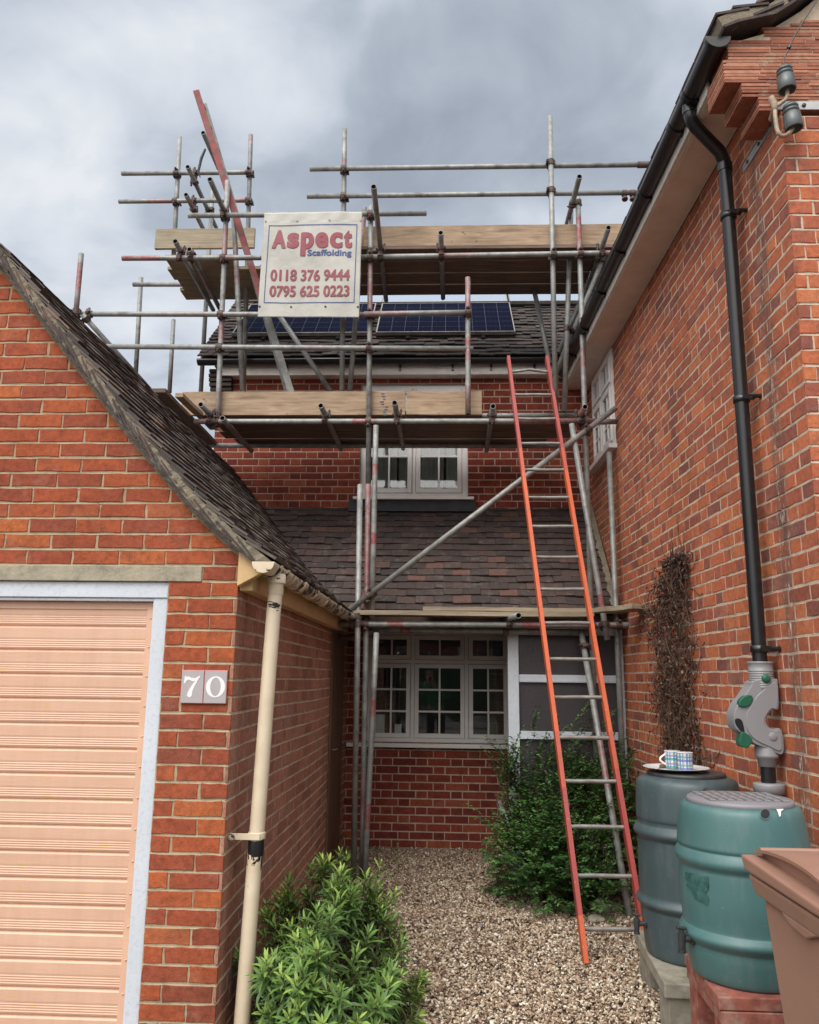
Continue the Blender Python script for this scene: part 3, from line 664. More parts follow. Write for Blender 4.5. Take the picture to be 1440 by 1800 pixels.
for x in (-2.2, -1.7, -1.1, -.5, .05, .45, .9): m = MB(); halfround(m, (x, 8.06, 4.845), (x+.03, 8.06, 4.845), .061, t=.01); m.box((x+.005, 8.10, 4.74), (x+.025, 8.122, 4.83)); m.build('gutter_bracket', MT['black'], go)
# corbelled tile stack under the left end of the gutter
V = []; T_ = []; m = MB(); Rc = random.Random(2)
for k in range(9):
    z = 4.35+k*.05; e = .0+.020*k if k < 6 else .11
    m.box((hx-.03-e*.4+Rc.uniform(-.006, .006), HY-.012-e*.8, z), (hx+.17, HY+.03, z+.034))
o = m.build('corbel', MT['tile_dark'], house); settone(o, [Rc.random() for _ in o.data.polygons])
# ------------------------------------------------------------------ right-hand wing
TW = RAD(1.5)
wing = empty('house_wing', (1.61, 3.57, 0), TW); tag(wing, 'tall red brick wing on the right with corbelled gable corner', 'house')
WM = Matrix.Translation((1.61, 3.57, 0)) @ Matrix.Rotation(TW, 4, 'Z')
WI = WM.inverted()
def wl(x, y, c):
    """photo ray -> wing-local point on the plane local x = c"""
    o = WI @ EYE; d = WI.to_3x3() @ ray(x, y); return o + d*((c-o.x)/d.x)
def wf(x, y, c=0.0):
    o = WI @ EYE; d = WI.to_3x3() @ ray(x, y); return o + d*((c-o.y)/d.y)
WW = (3.56, 4.42, 3.66, 4.572)
WL = 4.80
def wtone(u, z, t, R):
    # headers and stretchers darker towards the top of this wall
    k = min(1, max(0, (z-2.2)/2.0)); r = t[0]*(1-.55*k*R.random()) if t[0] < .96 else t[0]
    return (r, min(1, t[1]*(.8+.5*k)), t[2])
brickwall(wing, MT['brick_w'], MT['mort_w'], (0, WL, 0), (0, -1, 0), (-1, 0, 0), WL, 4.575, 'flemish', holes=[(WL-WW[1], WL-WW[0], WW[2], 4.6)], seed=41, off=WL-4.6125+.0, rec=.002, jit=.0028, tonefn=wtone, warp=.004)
vc = [wf(x, y, -.03) for x, y in ((1276, 68), (1320, 57), (1363, 42), (1419, 0))]
VC = [(p.x, p.z) for p in vc]
VC += [(VC[-1][0]+2.2, VC[-1][1]+2.2*.92)]
def vz(x):
    for a, b in zip(VC[:-1], VC[1:]):
        if a[0] <= x <= b[0]: return a[1]+(b[1]-a[1])*(x-a[0])/(b[0]-a[0])
    return VC[0][1] if x < VC[0][0] else VC[-1][1]
brickwall(wing, MT['brick_w'], MT['mort_w'], (0, 0, 0), (1, 0, 0), (0, -1, 0), 2.3, 6.6, 'flemish', holes=[(-1, .30, 4.30, 9)], clip=lambda u: vz(u)-.02, seed=43, off=0.0, rec=.004, jit=.0022)
# creasing-tile corbel
V = []; F = []; T_ = []; m = MB(); k = 0; z = 4.302; Rc = random.Random(8); tones = []
while z < 4.80:
    n = (z-4.302)
    lx = -.105 if n < .073 else (-.182 if n < .149 else (-.262 if n < .262 else -.235))
    dep = .225
    x = lx; rend = .30+(.09 if int((z-4.3)/.075) % 2 == 0 else 0)
    top = z+.0135
    while x < rend:
        wd = Rc.uniform(.14, .26); xe = min(rend, x+wd-.004)
        if vz((x+xe)/2)-.012 > top and xe-x > .02:
            m.box((x, -.004+Rc.uniform(-.003, .002), z+Rc.uniform(-.0015, .0015)), (xe, dep, top+Rc.uniform(-.0015, .0015))); tones += [Rc.random()]*6
        x += wd
    z += .0187
o = m.build('corbel', MT['tile_red'], wing); settone(o, tones)
m = MB(); m.prism([(-.10, -.0005, 4.303), (.40, -.0005, 4.303), (.40, -.0005, vz(.4)-.02), (.14, -.0005, vz(.14)-.02), (-.05, -.0005, vz(-.05)-.012), (-.23, -.0005, vz(-.23)-.012), (-.225, -.0005, 4.575), (-.255, -.0005, 4.555), (-.255, -.0005, 4.474), (-.175, -.0005, 4.474), (-.175, -.0005, 4.40), (-.10, -.0005, 4.40)], (0, .215, 0)); m.build('corbel_bedding', MT['mort_w'], wing)
# soffit, fascia, gutter
m = MB(); m.box((-.245, .226, 4.578), (-.002, WL+.1, 4.592)); m.box((-.245, .226, 4.566), (-.215, WL+.1, 4.577)); m.build('soffit', MT['soffit'], wing, .002)
m = MB(); m.box((-.262, .226, 4.572), (-.246, WL-.1, 4.70)); m.build('fascia', MT['white'], wing, .002)
gxw, gzw = -.290, 4.682
m = MB(); halfround(m, (gxw, -.03, gzw), (gxw, WL-.3, gzw+.012), .056); wg = m.build('gutter', MT['black'], wing)
for y in (.34, .60, 1.25, 1.95, 2.6, 3.3, 3.9): m = MB(); halfround(m, (gxw, y, gzw), (gxw, y+.035, gzw), .063, t=.010); m.box((gxw+.02, y, gzw-.065), (gxw+.058, y+.04, gzw-.03)); m.build('gutter_bracket', MT['black'], wg)
m = MB(); m.prism([(gxw+math.cos(math.pi+math.pi*i/14)*.063, -.038, gzw+.004+math.sin(math.pi+math.pi*i/14)*.063) for i in range(15)], (0, .03, 0)); m.build('stop_end', MT['black'], wg, .002)
# wing roof
e0 = (-.30, 4.765); WP = [e0, (-.22, 4.80), (VC[2][0]-.03, VC[2][1]+.085), (VC[3][0]-.03, VC[3][1]+.085), (VC[4][0], VC[4][1]+.1)]
wr = tiling('roof', wing, MT['tile_roof'], WP, lambda u, a, z: Vector((a, u, z)), -.075, 8.5, gauge=.1, seed=51, jit=1.3)
m = MB(); WS = resample(WP, 40)
def wstrip(d0, d1, y0, y1, j=0):
    A = offcurve(WS, d0); B = offcurve(WS, d1); V = []; F = []
    for i in range(len(WS)):
        V += [(A[i][0], y0+R5.uniform(-j, j), A[i][1]), (B[i][0], y0+R5.uniform(-j, j), B[i][1]), (B[i][0], y1, B[i][1]), (A[i][0], y1, A[i][1])]
    for i in range(len(WS)-1):
        for k in range(4): F.append((i*4+k, i*4+(k+1) % 4, i*4+4+(k+1) % 4, i*4+4+k))
    F += [(0, 1, 2, 3), tuple(4*(len(WS)-1)+k for k in (3, 2, 1, 0))]; return V, F
m.add(*wstrip(.004, .058, -.066, .25, .003)); m.build('verge_mortar', MT['verge'], wr)
m = MB(); m.add(*wstrip(.058, .072, -.078, .25)); o = m.build('undercloak', MT['tile_roof'], wr); settone(o, [.3]*len(o.data.polygons))
m = MB()
for (a, b) in zip(WP[:-1], WP[1:]): m.add([(a[0], -.05, a[1]-.01), (b[0], -.05, b[1]-.01), (b[0], 8.5, b[1]-.01), (a[0], 8.5, a[1]-.01)], [(0, 1, 2, 3)])
m.add([(WP[-1][0], -.05, WP[-1][1]-.01), (WP[-1][0]+2.6, -.05, 4.4), (WP[-1][0]+2.6, 8.5, 4.4), (WP[-1][0], 8.5, WP[-1][1]-.01)], [(0, 1, 2, 3)])
m.build('roof_underlay', MT['tile_dark'], wr)
V = []; F = []; T_ = []
for i in range(1, 34):
    a = WS[i]; b = WS[i+1]; dx, dz = b[0]-a[0], b[1]-a[1]; l = math.hypot(dx, dz); dx /= l; dz /= l
    if i % 2: continue
    nx, nz = -dz, dx; y0 = -.074+R5.uniform(-.004, .002); n = len(V); h = .013
    p0 = (a[0]-nx*.048, a[1]-nz*.048); p1 = (a[0]+dx*.16-nx*.014, a[1]+dz*.16-nz*.014)
    for (px_, pz_) in (p0, p1):
        for (yy, hh) in ((y0, -h/2), (y0, h/2), (0, h/2), (0, -h/2)): V.append((px_+nx*hh, yy, pz_+nz*hh))
    for k in range(4): F.append((n+k, n+(k+1) % 4, n+4+(k+1) % 4, n+4+k))
    F += [(n, n+1, n+2, n+3), (n+7, n+6, n+5, n+4)]; T_ += [R5.uniform(.6, 1)]*6
o = mesh('verge_tiles', V, F, MT['tile_roof'], wr); settone(o, T_)
# window in the wing wall (looks towards -x); matrix: x along -y, y inwards (+x)
TWn = Matrix(((0, 1, 0, -.02), (1, 0, 0, 0), (0, 0, 1, 0), (0, 0, 0, 1)))
ww = window(wing, 'window', TWn, WW[0], WW[1], WW[2], WW[3], [WW[0], (WW[0]+WW[1])/2, WW[1]], fan=4.24, sash=.04, bars=(2, 3), fanbars=2, glassmat=MT['pane_up'])
m = MB(); m.box((-.075, WW[0]-.04, WW[2]-.045), (.02, WW[1]+.1, WW[2]-.002)); m.build('sill', MT['upvc'], ww, .004)
m = MB(); m.box((.3, 3.2, 3.0), (.32, 5, 4.7)); m.build('room_wall', MT['room'], ww)
# ------------------------------------------------------------------ scaffold
scaf = empty('scaffold', (0, 0, 0)); tag(scaf, 'galvanised tube scaffold with rusty couplers standing in front of the recessed house', 'scaffold')
TUBES = []
TR = .0242
def tube_mesh(p0, p1, bands=(), r=TR):
    p0 = Vector(p0); p1 = Vector(p1); d = p1-p0; L = d.length; d.normalize(); a = d.orthogonal().normalized(); b = d.cross(a)
    cuts = sorted(set([0.0, 1.0]+[min(1, max(0, t)) for bd in bands for t in bd[:2]])); n = 14; V = []; F = []; P = []
    ring = lambda t, rr, off=0: [p0+d*(L*t+off)+(a*math.cos(2*math.pi*j/n)+b*math.sin(2*math.pi*j/n))*rr for j in range(n)]
    sag = U(-.004, .004)
    for t in cuts: V += ring(t, r)
    for i in range(len(cuts)-1):
        tm = (cuts[i]+cuts[i+1])/2; pv = max([bd[2] for bd in bands if bd[0] <= tm <= bd[1]] or [0])
        for j in range(n): F.append((i*n+j, i*n+(j+1) % n, (i+1)*n+(j+1) % n, (i+1)*n+j)); P.append(pv)
    k = len(V); outer = [range(0, n), range((len(cuts)-1)*n, len(cuts)*n)]; inner_faces = set()
    for e, (t, s) in enumerate(((0, 1), (1, -1))):
        k = len(V); V += ring(t, r-.0045); V += ring(t, r-.0045, s*.12); o = list(outer[e])
        for j in range(n):
            j2 = (j+1) % n
            f = (o[j], k+j, k+j2, o[j2]); F.append(f if e == 0 else f[::-1]); P.append(0)
            f = (k+j, k+n+j, k+n+j2, k+j2); F.append(f if e == 0 else f[::-1]); P.append(0); inner_faces.add(len(F)-1)
        F.append(tuple(k+n+j for j in range(n)) if e else tuple(k+n+j for j in range(n))[::-1]); P.append(0); inner_faces.add(len(F)-1)
    return V, F, P, [1 if i in inner_faces else 0 for i in range(len(F))]
def pole(name, p0, p1, bands=(), nocoup=False, parent=None):
    V, F, P, MI = tube_mesh(p0, p1, bands)
    o = mesh(name, V, F, None, parent or scaf, mats=[MT['galv'], MT['inner']], mi=MI, smooth=True); settone(o, P, 'paint')
    if not nocoup: TUBES.append((Vector(p0), Vector(p1)))
    return o
def along(x0, y0, x1, y1, z):
    """a tube running back into the scene at height z between two photo points"""
    return atz(x0, y0, z), atz(x1, y1, z)
F0 = 7.0
# standards (uprights)
pole('standard', at(400, 318, F0), at(382, 750, F0), [(.20, .34, .6), (.56, .66, .8), (.85, 1, .35)])
pole('standard', at(652, 363, F0), at(647.5, 850, F0), [(.16, .40, .55)])
pole('standard', at(647.5, 851, F0), Vector((at(637, 1528, F0).x, F0, 0.0)), [(0, .35, .8), (.75, .85, .5)])
pole('standard', at(633, 852, F0-.10), Vector((at(622, 1532, F0-.1).x, F0-.1, 0.0)))
pole('standard', at(661, 748, F0-.07), at(654, 1086, F0-.07), [(.21, .27, 1), (.57, .63, 1)])
pole('standard', at(662, 1112, F0-.06), Vector((at(641, 1530, F0-.06).x, F0-.06, 0.0)), [(.28, .35, .9), (.70, .80, .9)])
pole('standard', at(822.5, 488, F0-.05), at(823, 728, F0-.05), [(0, .25, .7), (.45, .62, .8), (.8, 1, .6)])
pole('standard', at(967, 205, 7.022), at(977, 724, 7.022))
pole('standard', at(606, 227, 7.13), at(601, 700, 7.13), [(.12, .17, .5)])
pole('standard', at(1016, 347, F0), Vector((at(1055, 1545, F0).x, F0, 0.0)), [(.035, .10, .9), (.25, .28, .5)])
pole('standard', at(1004, 370, 7.25), at(992, 724, 7.25))
pole('standard', at(1071, 795, 7.05), Vector((at(1104, 1560, 7.05).x, 7.05, 0.0)))
pole('standard', at(1005, 745, F0-.10), at(1068, 1125, F0-.14), [(.80, .88, .9)])
pole('standard', at(1022, 1111, F0+.05), Vector((atz(1107, 1612, 0.0).x, atz(1107, 1612, 0.0).y, 0.0)), [(.42, .60, .6)])
pole('standard', at(316, 241, 7.9), at(305, 457, 7.9), [(.50, .58, .5)])
pole('standard', at(441, 237, 7.9), at(428, 690, 7.9), [(.0, .05, .3)])
pole('standard', at(411, 383, 7.1), at(427, 690, 7.1), [(.15, .4, .4)])
pole('standard', at(374, 332, 8.4), at(353, 690, 8.4))
pole('standard', at(143, 446, 6.9), at(132, 566, 6.9), [(.15, .55, .9), (.55, 1, .3)])
pole('standard', at(248, 488, 8.1), at(238, 668, 8.1))
pole('standard', at(305, 562, 8.6), at(298, 690, 8.6), [(.5, 1, .2)])
pole('standard', at(641, 365, 7.22), at(615, 690, 7.22), [(.05, .33, .75)])
# ledgers and guard rails
pole('ledger', at(562, 1097, F0-.05), at(1112, 1099, F0-.05), [(.22, .27, 1), (.65, .70, 1), (.70, .95, .4)])
pole('ledger', at(655, 1107, F0+.07), at(1034, 1111, F0+.07), [(.13, .18, 1), (.72, .78, .8)])
pole('ledger', at(584, 1121, 7.35), at(665, 1122, 7.35), [(0, 1, .7)])
pole('ledger', at(342, 741, F0-.05), at(1046, 740, F0-.05), [(.0, .08, .6), (.40, .46, .9), (.80, 1, .6)])
pole('ledger', at(1022, 743, F0+.02), at(1085, 741, F0+.02))
pole('ledger', at(780, 731, 7.45), at(1012, 730, 7.45))
pole('ledger', at(360, 783, 7.93), at(1002, 784, 7.93))
pole('ledger', at(215, 454, F0-.05), at(640, 452, F0-.05), [(0, .16, .8), (.4, .47, .4)])
pole('ledger', at(636, 452, F0-.05), at(1112, 444, F0-.05), [(.28, .42, .4), (.88, .97, .9)])
pole('ledger', at(636, 499, 7.93), at(1060, 494, 7.93))
pole('ledger', at(234, 500, 7.93), at(470, 500, 7.93))
pole('ledger', at(331, 379, F0-.06), at(750, 375, F0-.06))
pole('ledger', at(125, 552, F0-.05), at(663, 553, F0-.05), [(.3, .45, .2), (.9, 1, .5)])
pole('ledger', at(640, 552, F0-.10), at(826, 549, F0-.10), [(.0, .4, .5)])
pole('ledger', at(176, 609, F0-.05), at(832, 613, F0-.05), [(.55, .62, .2)])
pole('ledger', at(545, 297, 7.076), at(1230, 288, 7.076))
pole('ledger', at(540, 345, 7.076), at(1230, 337, 7.076))
pole('ledger', at(214, 305, 7.85), at(446, 303, 7.85), [(.9, 1, .3)])
pole('ledger', at(209, 354, 7.85), at(443, 352, 7.85), [(.22, .42, .6), (.85, .95, .6)])
# braces
pole('brace', at(1083, 717, F0-.12), at(612, 1074, F0-.12))
pole('brace', at(492, 556, 7.4), at(584, 692, 7.4))
pole('brace', at(937, 500, 7.85), at(967, 640, 7.65))
pole('brace', at(1069, 434, F0+.1), at(975, 662, F0+.45))
pole('brace', at(1042, 478, F0+.5), at(982, 620, F0+.6))
pole('brace', at(144, 552, F0-.14), at(268, 690, F0+.6))
# transoms running back to the house
for (x0, y0, x1, y1, z, bd) in (
    (564, 713, 600, 790, 3.875, [(.3, .6, .4)]), (694, 708, 709, 788, 3.88, [(.2, .8, .3)]), (867, 714, 855, 792, 3.875, []), (1029, 715, 1003, 757, 3.875, [(.0, .8, .9)]),
    (353, 711, 382, 742, 3.885, []), (391, 735, 442, 792, 3.80, [(.2, .5, .5)]),
    (657, 328, 679, 528, 5.49, [(.2, .3, .4)]), (775, 409, 779, 524, 5.49, []), (1019, 310, 984, 442, 5.96, [(.4, .8, .5)]), (1070, 400, 1036, 500, 5.47, []),
    (369, 315, 397, 378, 5.89, []), (308, 424, 375, 545, 5.49, []), (333, 438, 386, 542, 5.46, [(.3, .7, .5)]),
    (330, 293, 380, 400, 6.80, []), (327, 342, 358, 404, 6.47, [(.1, .6, .6)]), (357, 233, 386, 300, 7.2, []),
    (912, 1082, 868, 1094, 2.09, [])):
    a, b = along(x0, y0, x1, y1, z); pole('transom', a, b, bd)
a, b = along(613, 1080, 636, 1092, 2.09); pole('transom', a, b+(b-a)*4, [])
# plastic end caps
for (x, y, Y) in ((562, 1097, F0-.05), (584, 1121, 7.35)):
    p = at(x, y, Y); m = MB(); m.lathe([(.0275, -.004), (.0285, 0), (.0285, .035), (.0275, .037)], n=16, M=Matrix.Translation(p) @ Matrix.Rotation(RAD(90), 4, 'Y')); m.build('end_cap', MT['yellow'], scaf)
p = at(1105, 1098, F0-.05)
# couplers wherever two tubes cross within reach of each other
def closest(a0, a1, b0, b1):
    d1 = a1-a0; d2 = b1-b0; r = a0-b0; A = d1.dot(d1); E_ = d2.dot(d2); B = d1.dot(d2); c = d1.dot(r); f = d2.dot(r); den = A*E_-B*B
    if den < .02*A*E_: return None
    s = (B*f-c*E_)/den; t = (A*f-B*c)/den
    if not (.004 < s < .996 and .004 < t < .996): return None
    return a0+d1*s, b0+d2*t, d1.normalized(), d2.normalized()
def collar(m, p, d, w=.026, r=.0325):
    q = d.to_track_quat('Z', 'Y').to_matrix().to_4x4()
    m.lathe([(TR+.001, -w), (r, -w), (r, w), (TR+.001, w)], n=14, M=Matrix.Translation(p) @ q, sm=False)
    return q
def coupler(p, q_, d1, d2, sc=1.0):
    m = MB(); mid = (p+q_)/2; gap = (q_-p)
    g = gap.normalized() if gap.length > .01 else Vector((0, -1, 0))
    collar(m, p, d1); collar(m, q_, d2)
    m.tube([p+g*.02, q_-g*.02], .024, 10)
    for c, d in ((p, d1), (q_, d2)):
        s = d.cross(g).normalized()
        if s.length < .5: continue
        sg = rnd.choice((-1, 1))
        k = c+s*sg*.036
        m.tube([k-g*.042, k+g*.052], .0065, 7); m.tube([k+g*.028, k+g*.042], .0125, 6); m.tube([k-g*.03, k-g*.042], .0115, 6)
        m.prism([k+d*.018-g*.024, k-d*.018-g*.024, k-d*.018+g*.022, k+d*.018+g*.022], s*sg*.010)
        k2 = c-s*sg*.034; m.tube([k2+d*.02, k2-d*.02], .008, 8)
    return m.build('coupler', MT['coupler'], scaf, 0)
nc = 0; done = []
for i in range(len(TUBES)):
    for j in range(i+1, len(TUBES)):
        r_ = closest(*TUBES[i], *TUBES[j])
        if not r_: continue
        p, q_, d1, d2 = r_; dist = (p-q_).length
        if .03 < dist < .135 and all((p-e).length > .05 for e in done) and nc < 96:
            coupler(p, q_, d1, d2); done.append(p); nc += 1
print('couplers', nc)
# loose swivel couplers left on the upper guard rails
for (x, y) in ((1140, 339.5), (1098, 339.8), (1112, 339.5)):
    p = at(x, y, 7.076); m = MB(); collar(m, p, Vector((1, 0, 0)), .022); m.lathe([(.012, 0), (.02, .01), (.03, .03), (.026, .045), (.012, .03)], n=10, M=Matrix.Translation(p-Vector((0, 0, .03))) @ Matrix.Rotation(RAD(180+U(-20, 20)), 4, 'X')); m.build('coupler', MT['coupler'], scaf)
p = at(1140, 289.3, 7.076); m = MB(); m.lathe([(TR+.002, -.1), (.031, -.1), (.031, .1), (TR+.002, .1)], n=12, M=Matrix.Translation(p) @ Matrix.Rotation(RAD(90), 4, 'Y')); m.build('sleeve', MT['coupler'], scaf)
# webbing strap tied to the upper left rail
m = MB(); pts = [at(361, 262, 7.7), at(354, 278, 7.7), at(349, 300, 7.72), at(352, 312, 7.72)]
m.tube(pts, [.012, .016, .014, .005], 6); m.build('strap', MT['lead'], scaf)
# ------------------------------------------------------------------ boards
def board(name, p, q, up, wd, th, mat, label, group=None, endbands=True):
    """p->q along the top edge line; up: width direction"""
    p = Vector(p); q = Vector(q); d = (q-p).normalized(); up = (Vector(up)-d*Vector(up).dot(d)).normalized(); n = d.cross(up)
    L = (q-p).length; V = []; F = []; k = 10; Rb = random.Random(int(abs(p.x*977+p.y*131+p.z*71)*10)); m = MB()
    ring = lambda c, dd: [c+up*a+n*b for a, b in ((0, -th/2), (-wd, -th/2), (-wd, th/2), (0, th/2))]
    for i in range(k+1):
        t = L*i/k; w = math.sin(i*.7+Rb.random()*.3)*.0025
        V += [v+n*w+up*Rb.uniform(-.0012, .0012) for v in ring(p+d*t, 0)]
    for i in range(k):
        for j in range(4): F.append((i*4+j, i*4+(j+1) % 4, (i+1)*4+(j+1) % 4, (i+1)*4+j))
    F += [(3, 2, 1, 0), tuple(k*4+j for j in range(4))]; m.add(V, F); o = m.build(name, mat, None, .003)
    c = p+d*(L/2)
    M_ = Matrix.Translation(-c); o.data.transform(M_); o.location = c
    tag(o, label, 'scaffold board', group)
    return o
Zu = (0, 0, 1)
YB = 7.06
zt = at(580, 689, YB).z
bA = board('toe_board', (at(322, 688, YB).x, YB, zt), (at(713, 689, YB).x, YB, zt), Zu, .225, .038, MT['board'], 'long upright plank with a stencilled mark edging the middle platform', 'toe boards edging the platforms')
bB = board('toe_board', (at(715, 689, YB).x, YB, zt+.002), (at(847, 690, YB).x, YB, zt), Zu, .225, .038, MT['board'], 'short upright plank at the right end of the middle platform edge', 'toe boards edging the platforms')
# middle deck planks
xs = (at(388, 740, 7.5).x, at(1000, 740, 7.5).x); dz = 3.918
for i, (a, b) in enumerate(((7.08, 7.30), (7.31, 7.53), (7.545, 7.765), (7.80, 8.02))):
    x0 = xs[0]+(-.05, .02, -.02, .06)[i]; x1 = (at(848, 740, 7.1).x, at(1000, 750, 7.5).x, at(1005, 750, 7.6).x, at(960, 780, 7.9).x)[i]
    board('scaffold_board', (x0, b, dz+(0, .002, -.001, .001)[i]), (x1, b, dz+(0, .002, -.001, .001)[i]), (0, 1, 0), .222, .036, MT['board_dark'],
          ('front deck plank of the middle platform just behind the toe board', 'second deck plank from the front of the middle platform', 'third deck plank from the front of the middle platform', 'rear deck plank of the middle platform nearest the upstairs window')[i], 'deck planks of the middle platform')
# top deck
zt2 = at(880, 396, 7.1).z
board('toe_board', (at(640, 399, 7.1).x, 7.1, at(640, 400, 7.1).z), (at(1300, 391, 7.1).x, 7.1, at(640, 400, 7.1).z), Zu, .225, .038, MT['board'], 'long upright plank edging the top platform right of the banner', 'toe boards edging the platforms')
board('toe_board', (at(275, 403, 7.82).x, 7.82, at(360, 403, 7.82).z), (at(449, 404, 7.82).x, 7.82, at(360, 403, 7.82).z), Zu, .225, .038, MT['board_grey'], 'pale short upright plank on the left end of the top platform', 'toe boards edging the platforms')
for i, (a, b) in enumerate(((7.02, 7.24), (7.26, 7.48), (7.50, 7.72), (7.745, 7.965))):
    z = 5.535+(0, .002, -.001, .001)[i]
    board('scaffold_board', (at(640, 440, b).x-.3, b, z), (at(1300, 440, b).x, b, z), (0, 1, 0), .222, .036, MT['board_dark'],
          ('front deck plank of the top platform under its long toe board', 'second deck plank from the front of the top platform', 'third deck plank from the front of the top platform', 'rear deck plank of the top platform nearest the roof')[i], 'deck planks of the top platform')
for i, (a, b) in enumerate(((7.255, 7.48), (7.484, 7.709), (7.713, 7.938), (7.942, 8.167))):
    z = 5.60; x0 = at(322, 440, 7.9).x+(.05, .0, .03, -.02)[i]
    board('scaffold_board', (x0, b, z+.001*i), ((at(462, 470, b).x+.35) if i else at(418, 470, b).x, b, z+.001*i), (0, 1, 0), .222, .036, MT['board_grey'],
          ('front plank of the pale left end of the top platform', 'second plank of the pale left end of the top platform', 'third plank of the pale left end of the top platform', 'rear plank of the pale left end of the top platform')[i], 'pale deck planks at the left end')
# boards along the garage roof edge
def bd2(x0, y0, x1, y1, z, wd, th, mat, lab):
    p, q = along(x0, y0, x1, y1, z); return board('scaffold_board', p, q, (1, 0, 0), wd, th, mat, lab)
bd2(291, 686, 386, 784, 3.90, .16, .038, MT['board_dark'], 'dark plank lying back over the garage roof at the left end of the middle platform')
bd2(322, 694, 382, 752, 3.92, .07, .038, MT['board'], 'narrow pale plank end beside the dark plank over the garage roof')
# lower boards at the canopy eaves
zl = at(800, 1080, F0-.02).z
board('scaffold_board', (at(604, 1076, F0).x, F0+.1, zl), (at(1040, 1076, F0).x, F0+.1, zl), (0, 1, 0), .225, .038, MT['board_grey'], 'lower grey plank resting on the bottom ledger below the canopy tiles', 'planks on the bottom ledger')
board('scaffold_board', (at(744, 1070, F0).x, F0+.11, zl+.040), (at(1102, 1070, F0).x, F0+.11, zl+.040), (0, 1, 0), .2, .034, MT['board_grey'], 'upper grey plank stacked on the lower plank below the canopy tiles', 'planks on the bottom ledger')
p = atz(1092, 1074, zl+.02); q = atz(1180, 1068, zl+.02)
board('scaffold_board', (p.x-.03, p.y+.05, zl+.02), (q.x-.12, q.y+.02, zl+.022), (0, 1, 0), .225, .038, MT['board_grey'], 'plank end jutting towards the dead climber on the right wall')
# ------------------------------------------------------------------ ladders
def ladder(name, feet, tops, n, r0_, spacing, mat, rungmat, w=.028, d=.062, paint=lambda t, s: 0.0, tfirst=.035, tlast=.985, label='', bent=()):
    root = empty(name); tag(root, label, 'ladder')
    a0, a1 = [Vector(v) for v in feet]; b0, b1 = [Vector(v) for v in tops]
    side = (a1-a0).normalized()
    for s, (a, b) in enumerate(((a0, b0), (a1, b1))):
        dr = (b-a).normalized(); nrm = dr.cross(side).normalized(); sd2 = nrm.cross(dr).normalized()
        V = []; F = []; P = []; k = 40
        prof = [(-w/2, -d/2), (w/2, -d/2), (w/2, -d/2+.008), (w/2-.010, -d/2+.010), (w/2-.010, d/2-.010), (w/2, d/2-.008), (w/2, d/2), (-w/2, d/2)]
        if s == 0: prof = prof
        for i in range(k+1):
            c = a+(b-a)*(i/k)
            V += [c+sd2*x+nrm*y for x, y in prof]
        n_ = len(prof)
        for i in range(k):
            for j in range(n_): F.append((i*n_+j, i*n_+(j+1) % n_, (i+1)*n_+(j+1) % n_, (i+1)*n_+j)); P.append(paint((i+.5)/k, s))
        F += [tuple(range(n_))[::-1], tuple(k*n_+j for j in range(n_))]; P += [paint(0, s), paint(1, s)]
        o = mesh('rail', V, F, mat, root); settone(o, P, 'paint')
    for i in range(n):
        t = tfirst+(tlast-tfirst)*i/(n-1)
        p = a0+(b0-a0)*t; q = a1+(b1-a1)*t; dr = (b0-a0).normalized(); nrm = dr.cross(side).normalized()
        mid = (p+q)/2+nrm*U(-.004, .004)+Vector((0, 0, U(-.003, .003)+(.02 if i in bent else 0)))
        m = MB(); m.tube([p, p+(mid-p)*.5+Vector((0, 0, U(-.002, .002))), mid, mid+(q-mid)*.5+Vector((0, 0, U(-.002, .002))), q], .0135, 10); m.build('rung', rungmat, root)
    return root
fl = Vector((.807, 5.137, .0)); fr_ = Vector((1.165, 5.15, .0))
tl_ = at(893.5, 629, 7.2); tr_ = at(961, 629, 7.22)
L0 = (tl_-fl)
def rung_t(y):   # parameter on the left rail at photo row y
    lo, hi = 0.0, 1.0
    for _ in range(30):
        mid = (lo+hi)/2; P_ = fl+L0*mid; v = P_-EYE; yy = 900-FOC*(v.dot(UP)/v.dot(FW))
        if yy > y: lo = mid
        else: hi = mid
    return lo
t0 = rung_t(1632); t1 = rung_t(654)
lad = ladder('ladder', (fl, fr_), (tl_, tr_), 17, 0, 0, MT['orange'], MT['alu'], tfirst=t0, tlast=t1,
             paint=lambda t, s: (1.0 if t > .78 else (.5 if t > .72 else (1.0 if .05 < t < (.20, .23)[s] else (.5 if .05 < t < .28 else 0.0)))), label='long orange painted ladder with grey rungs leaning on the middle platform', bent=(16,))
print('rungs t', t0, t1)
base_at(lad, (.98, 5.14, 0))
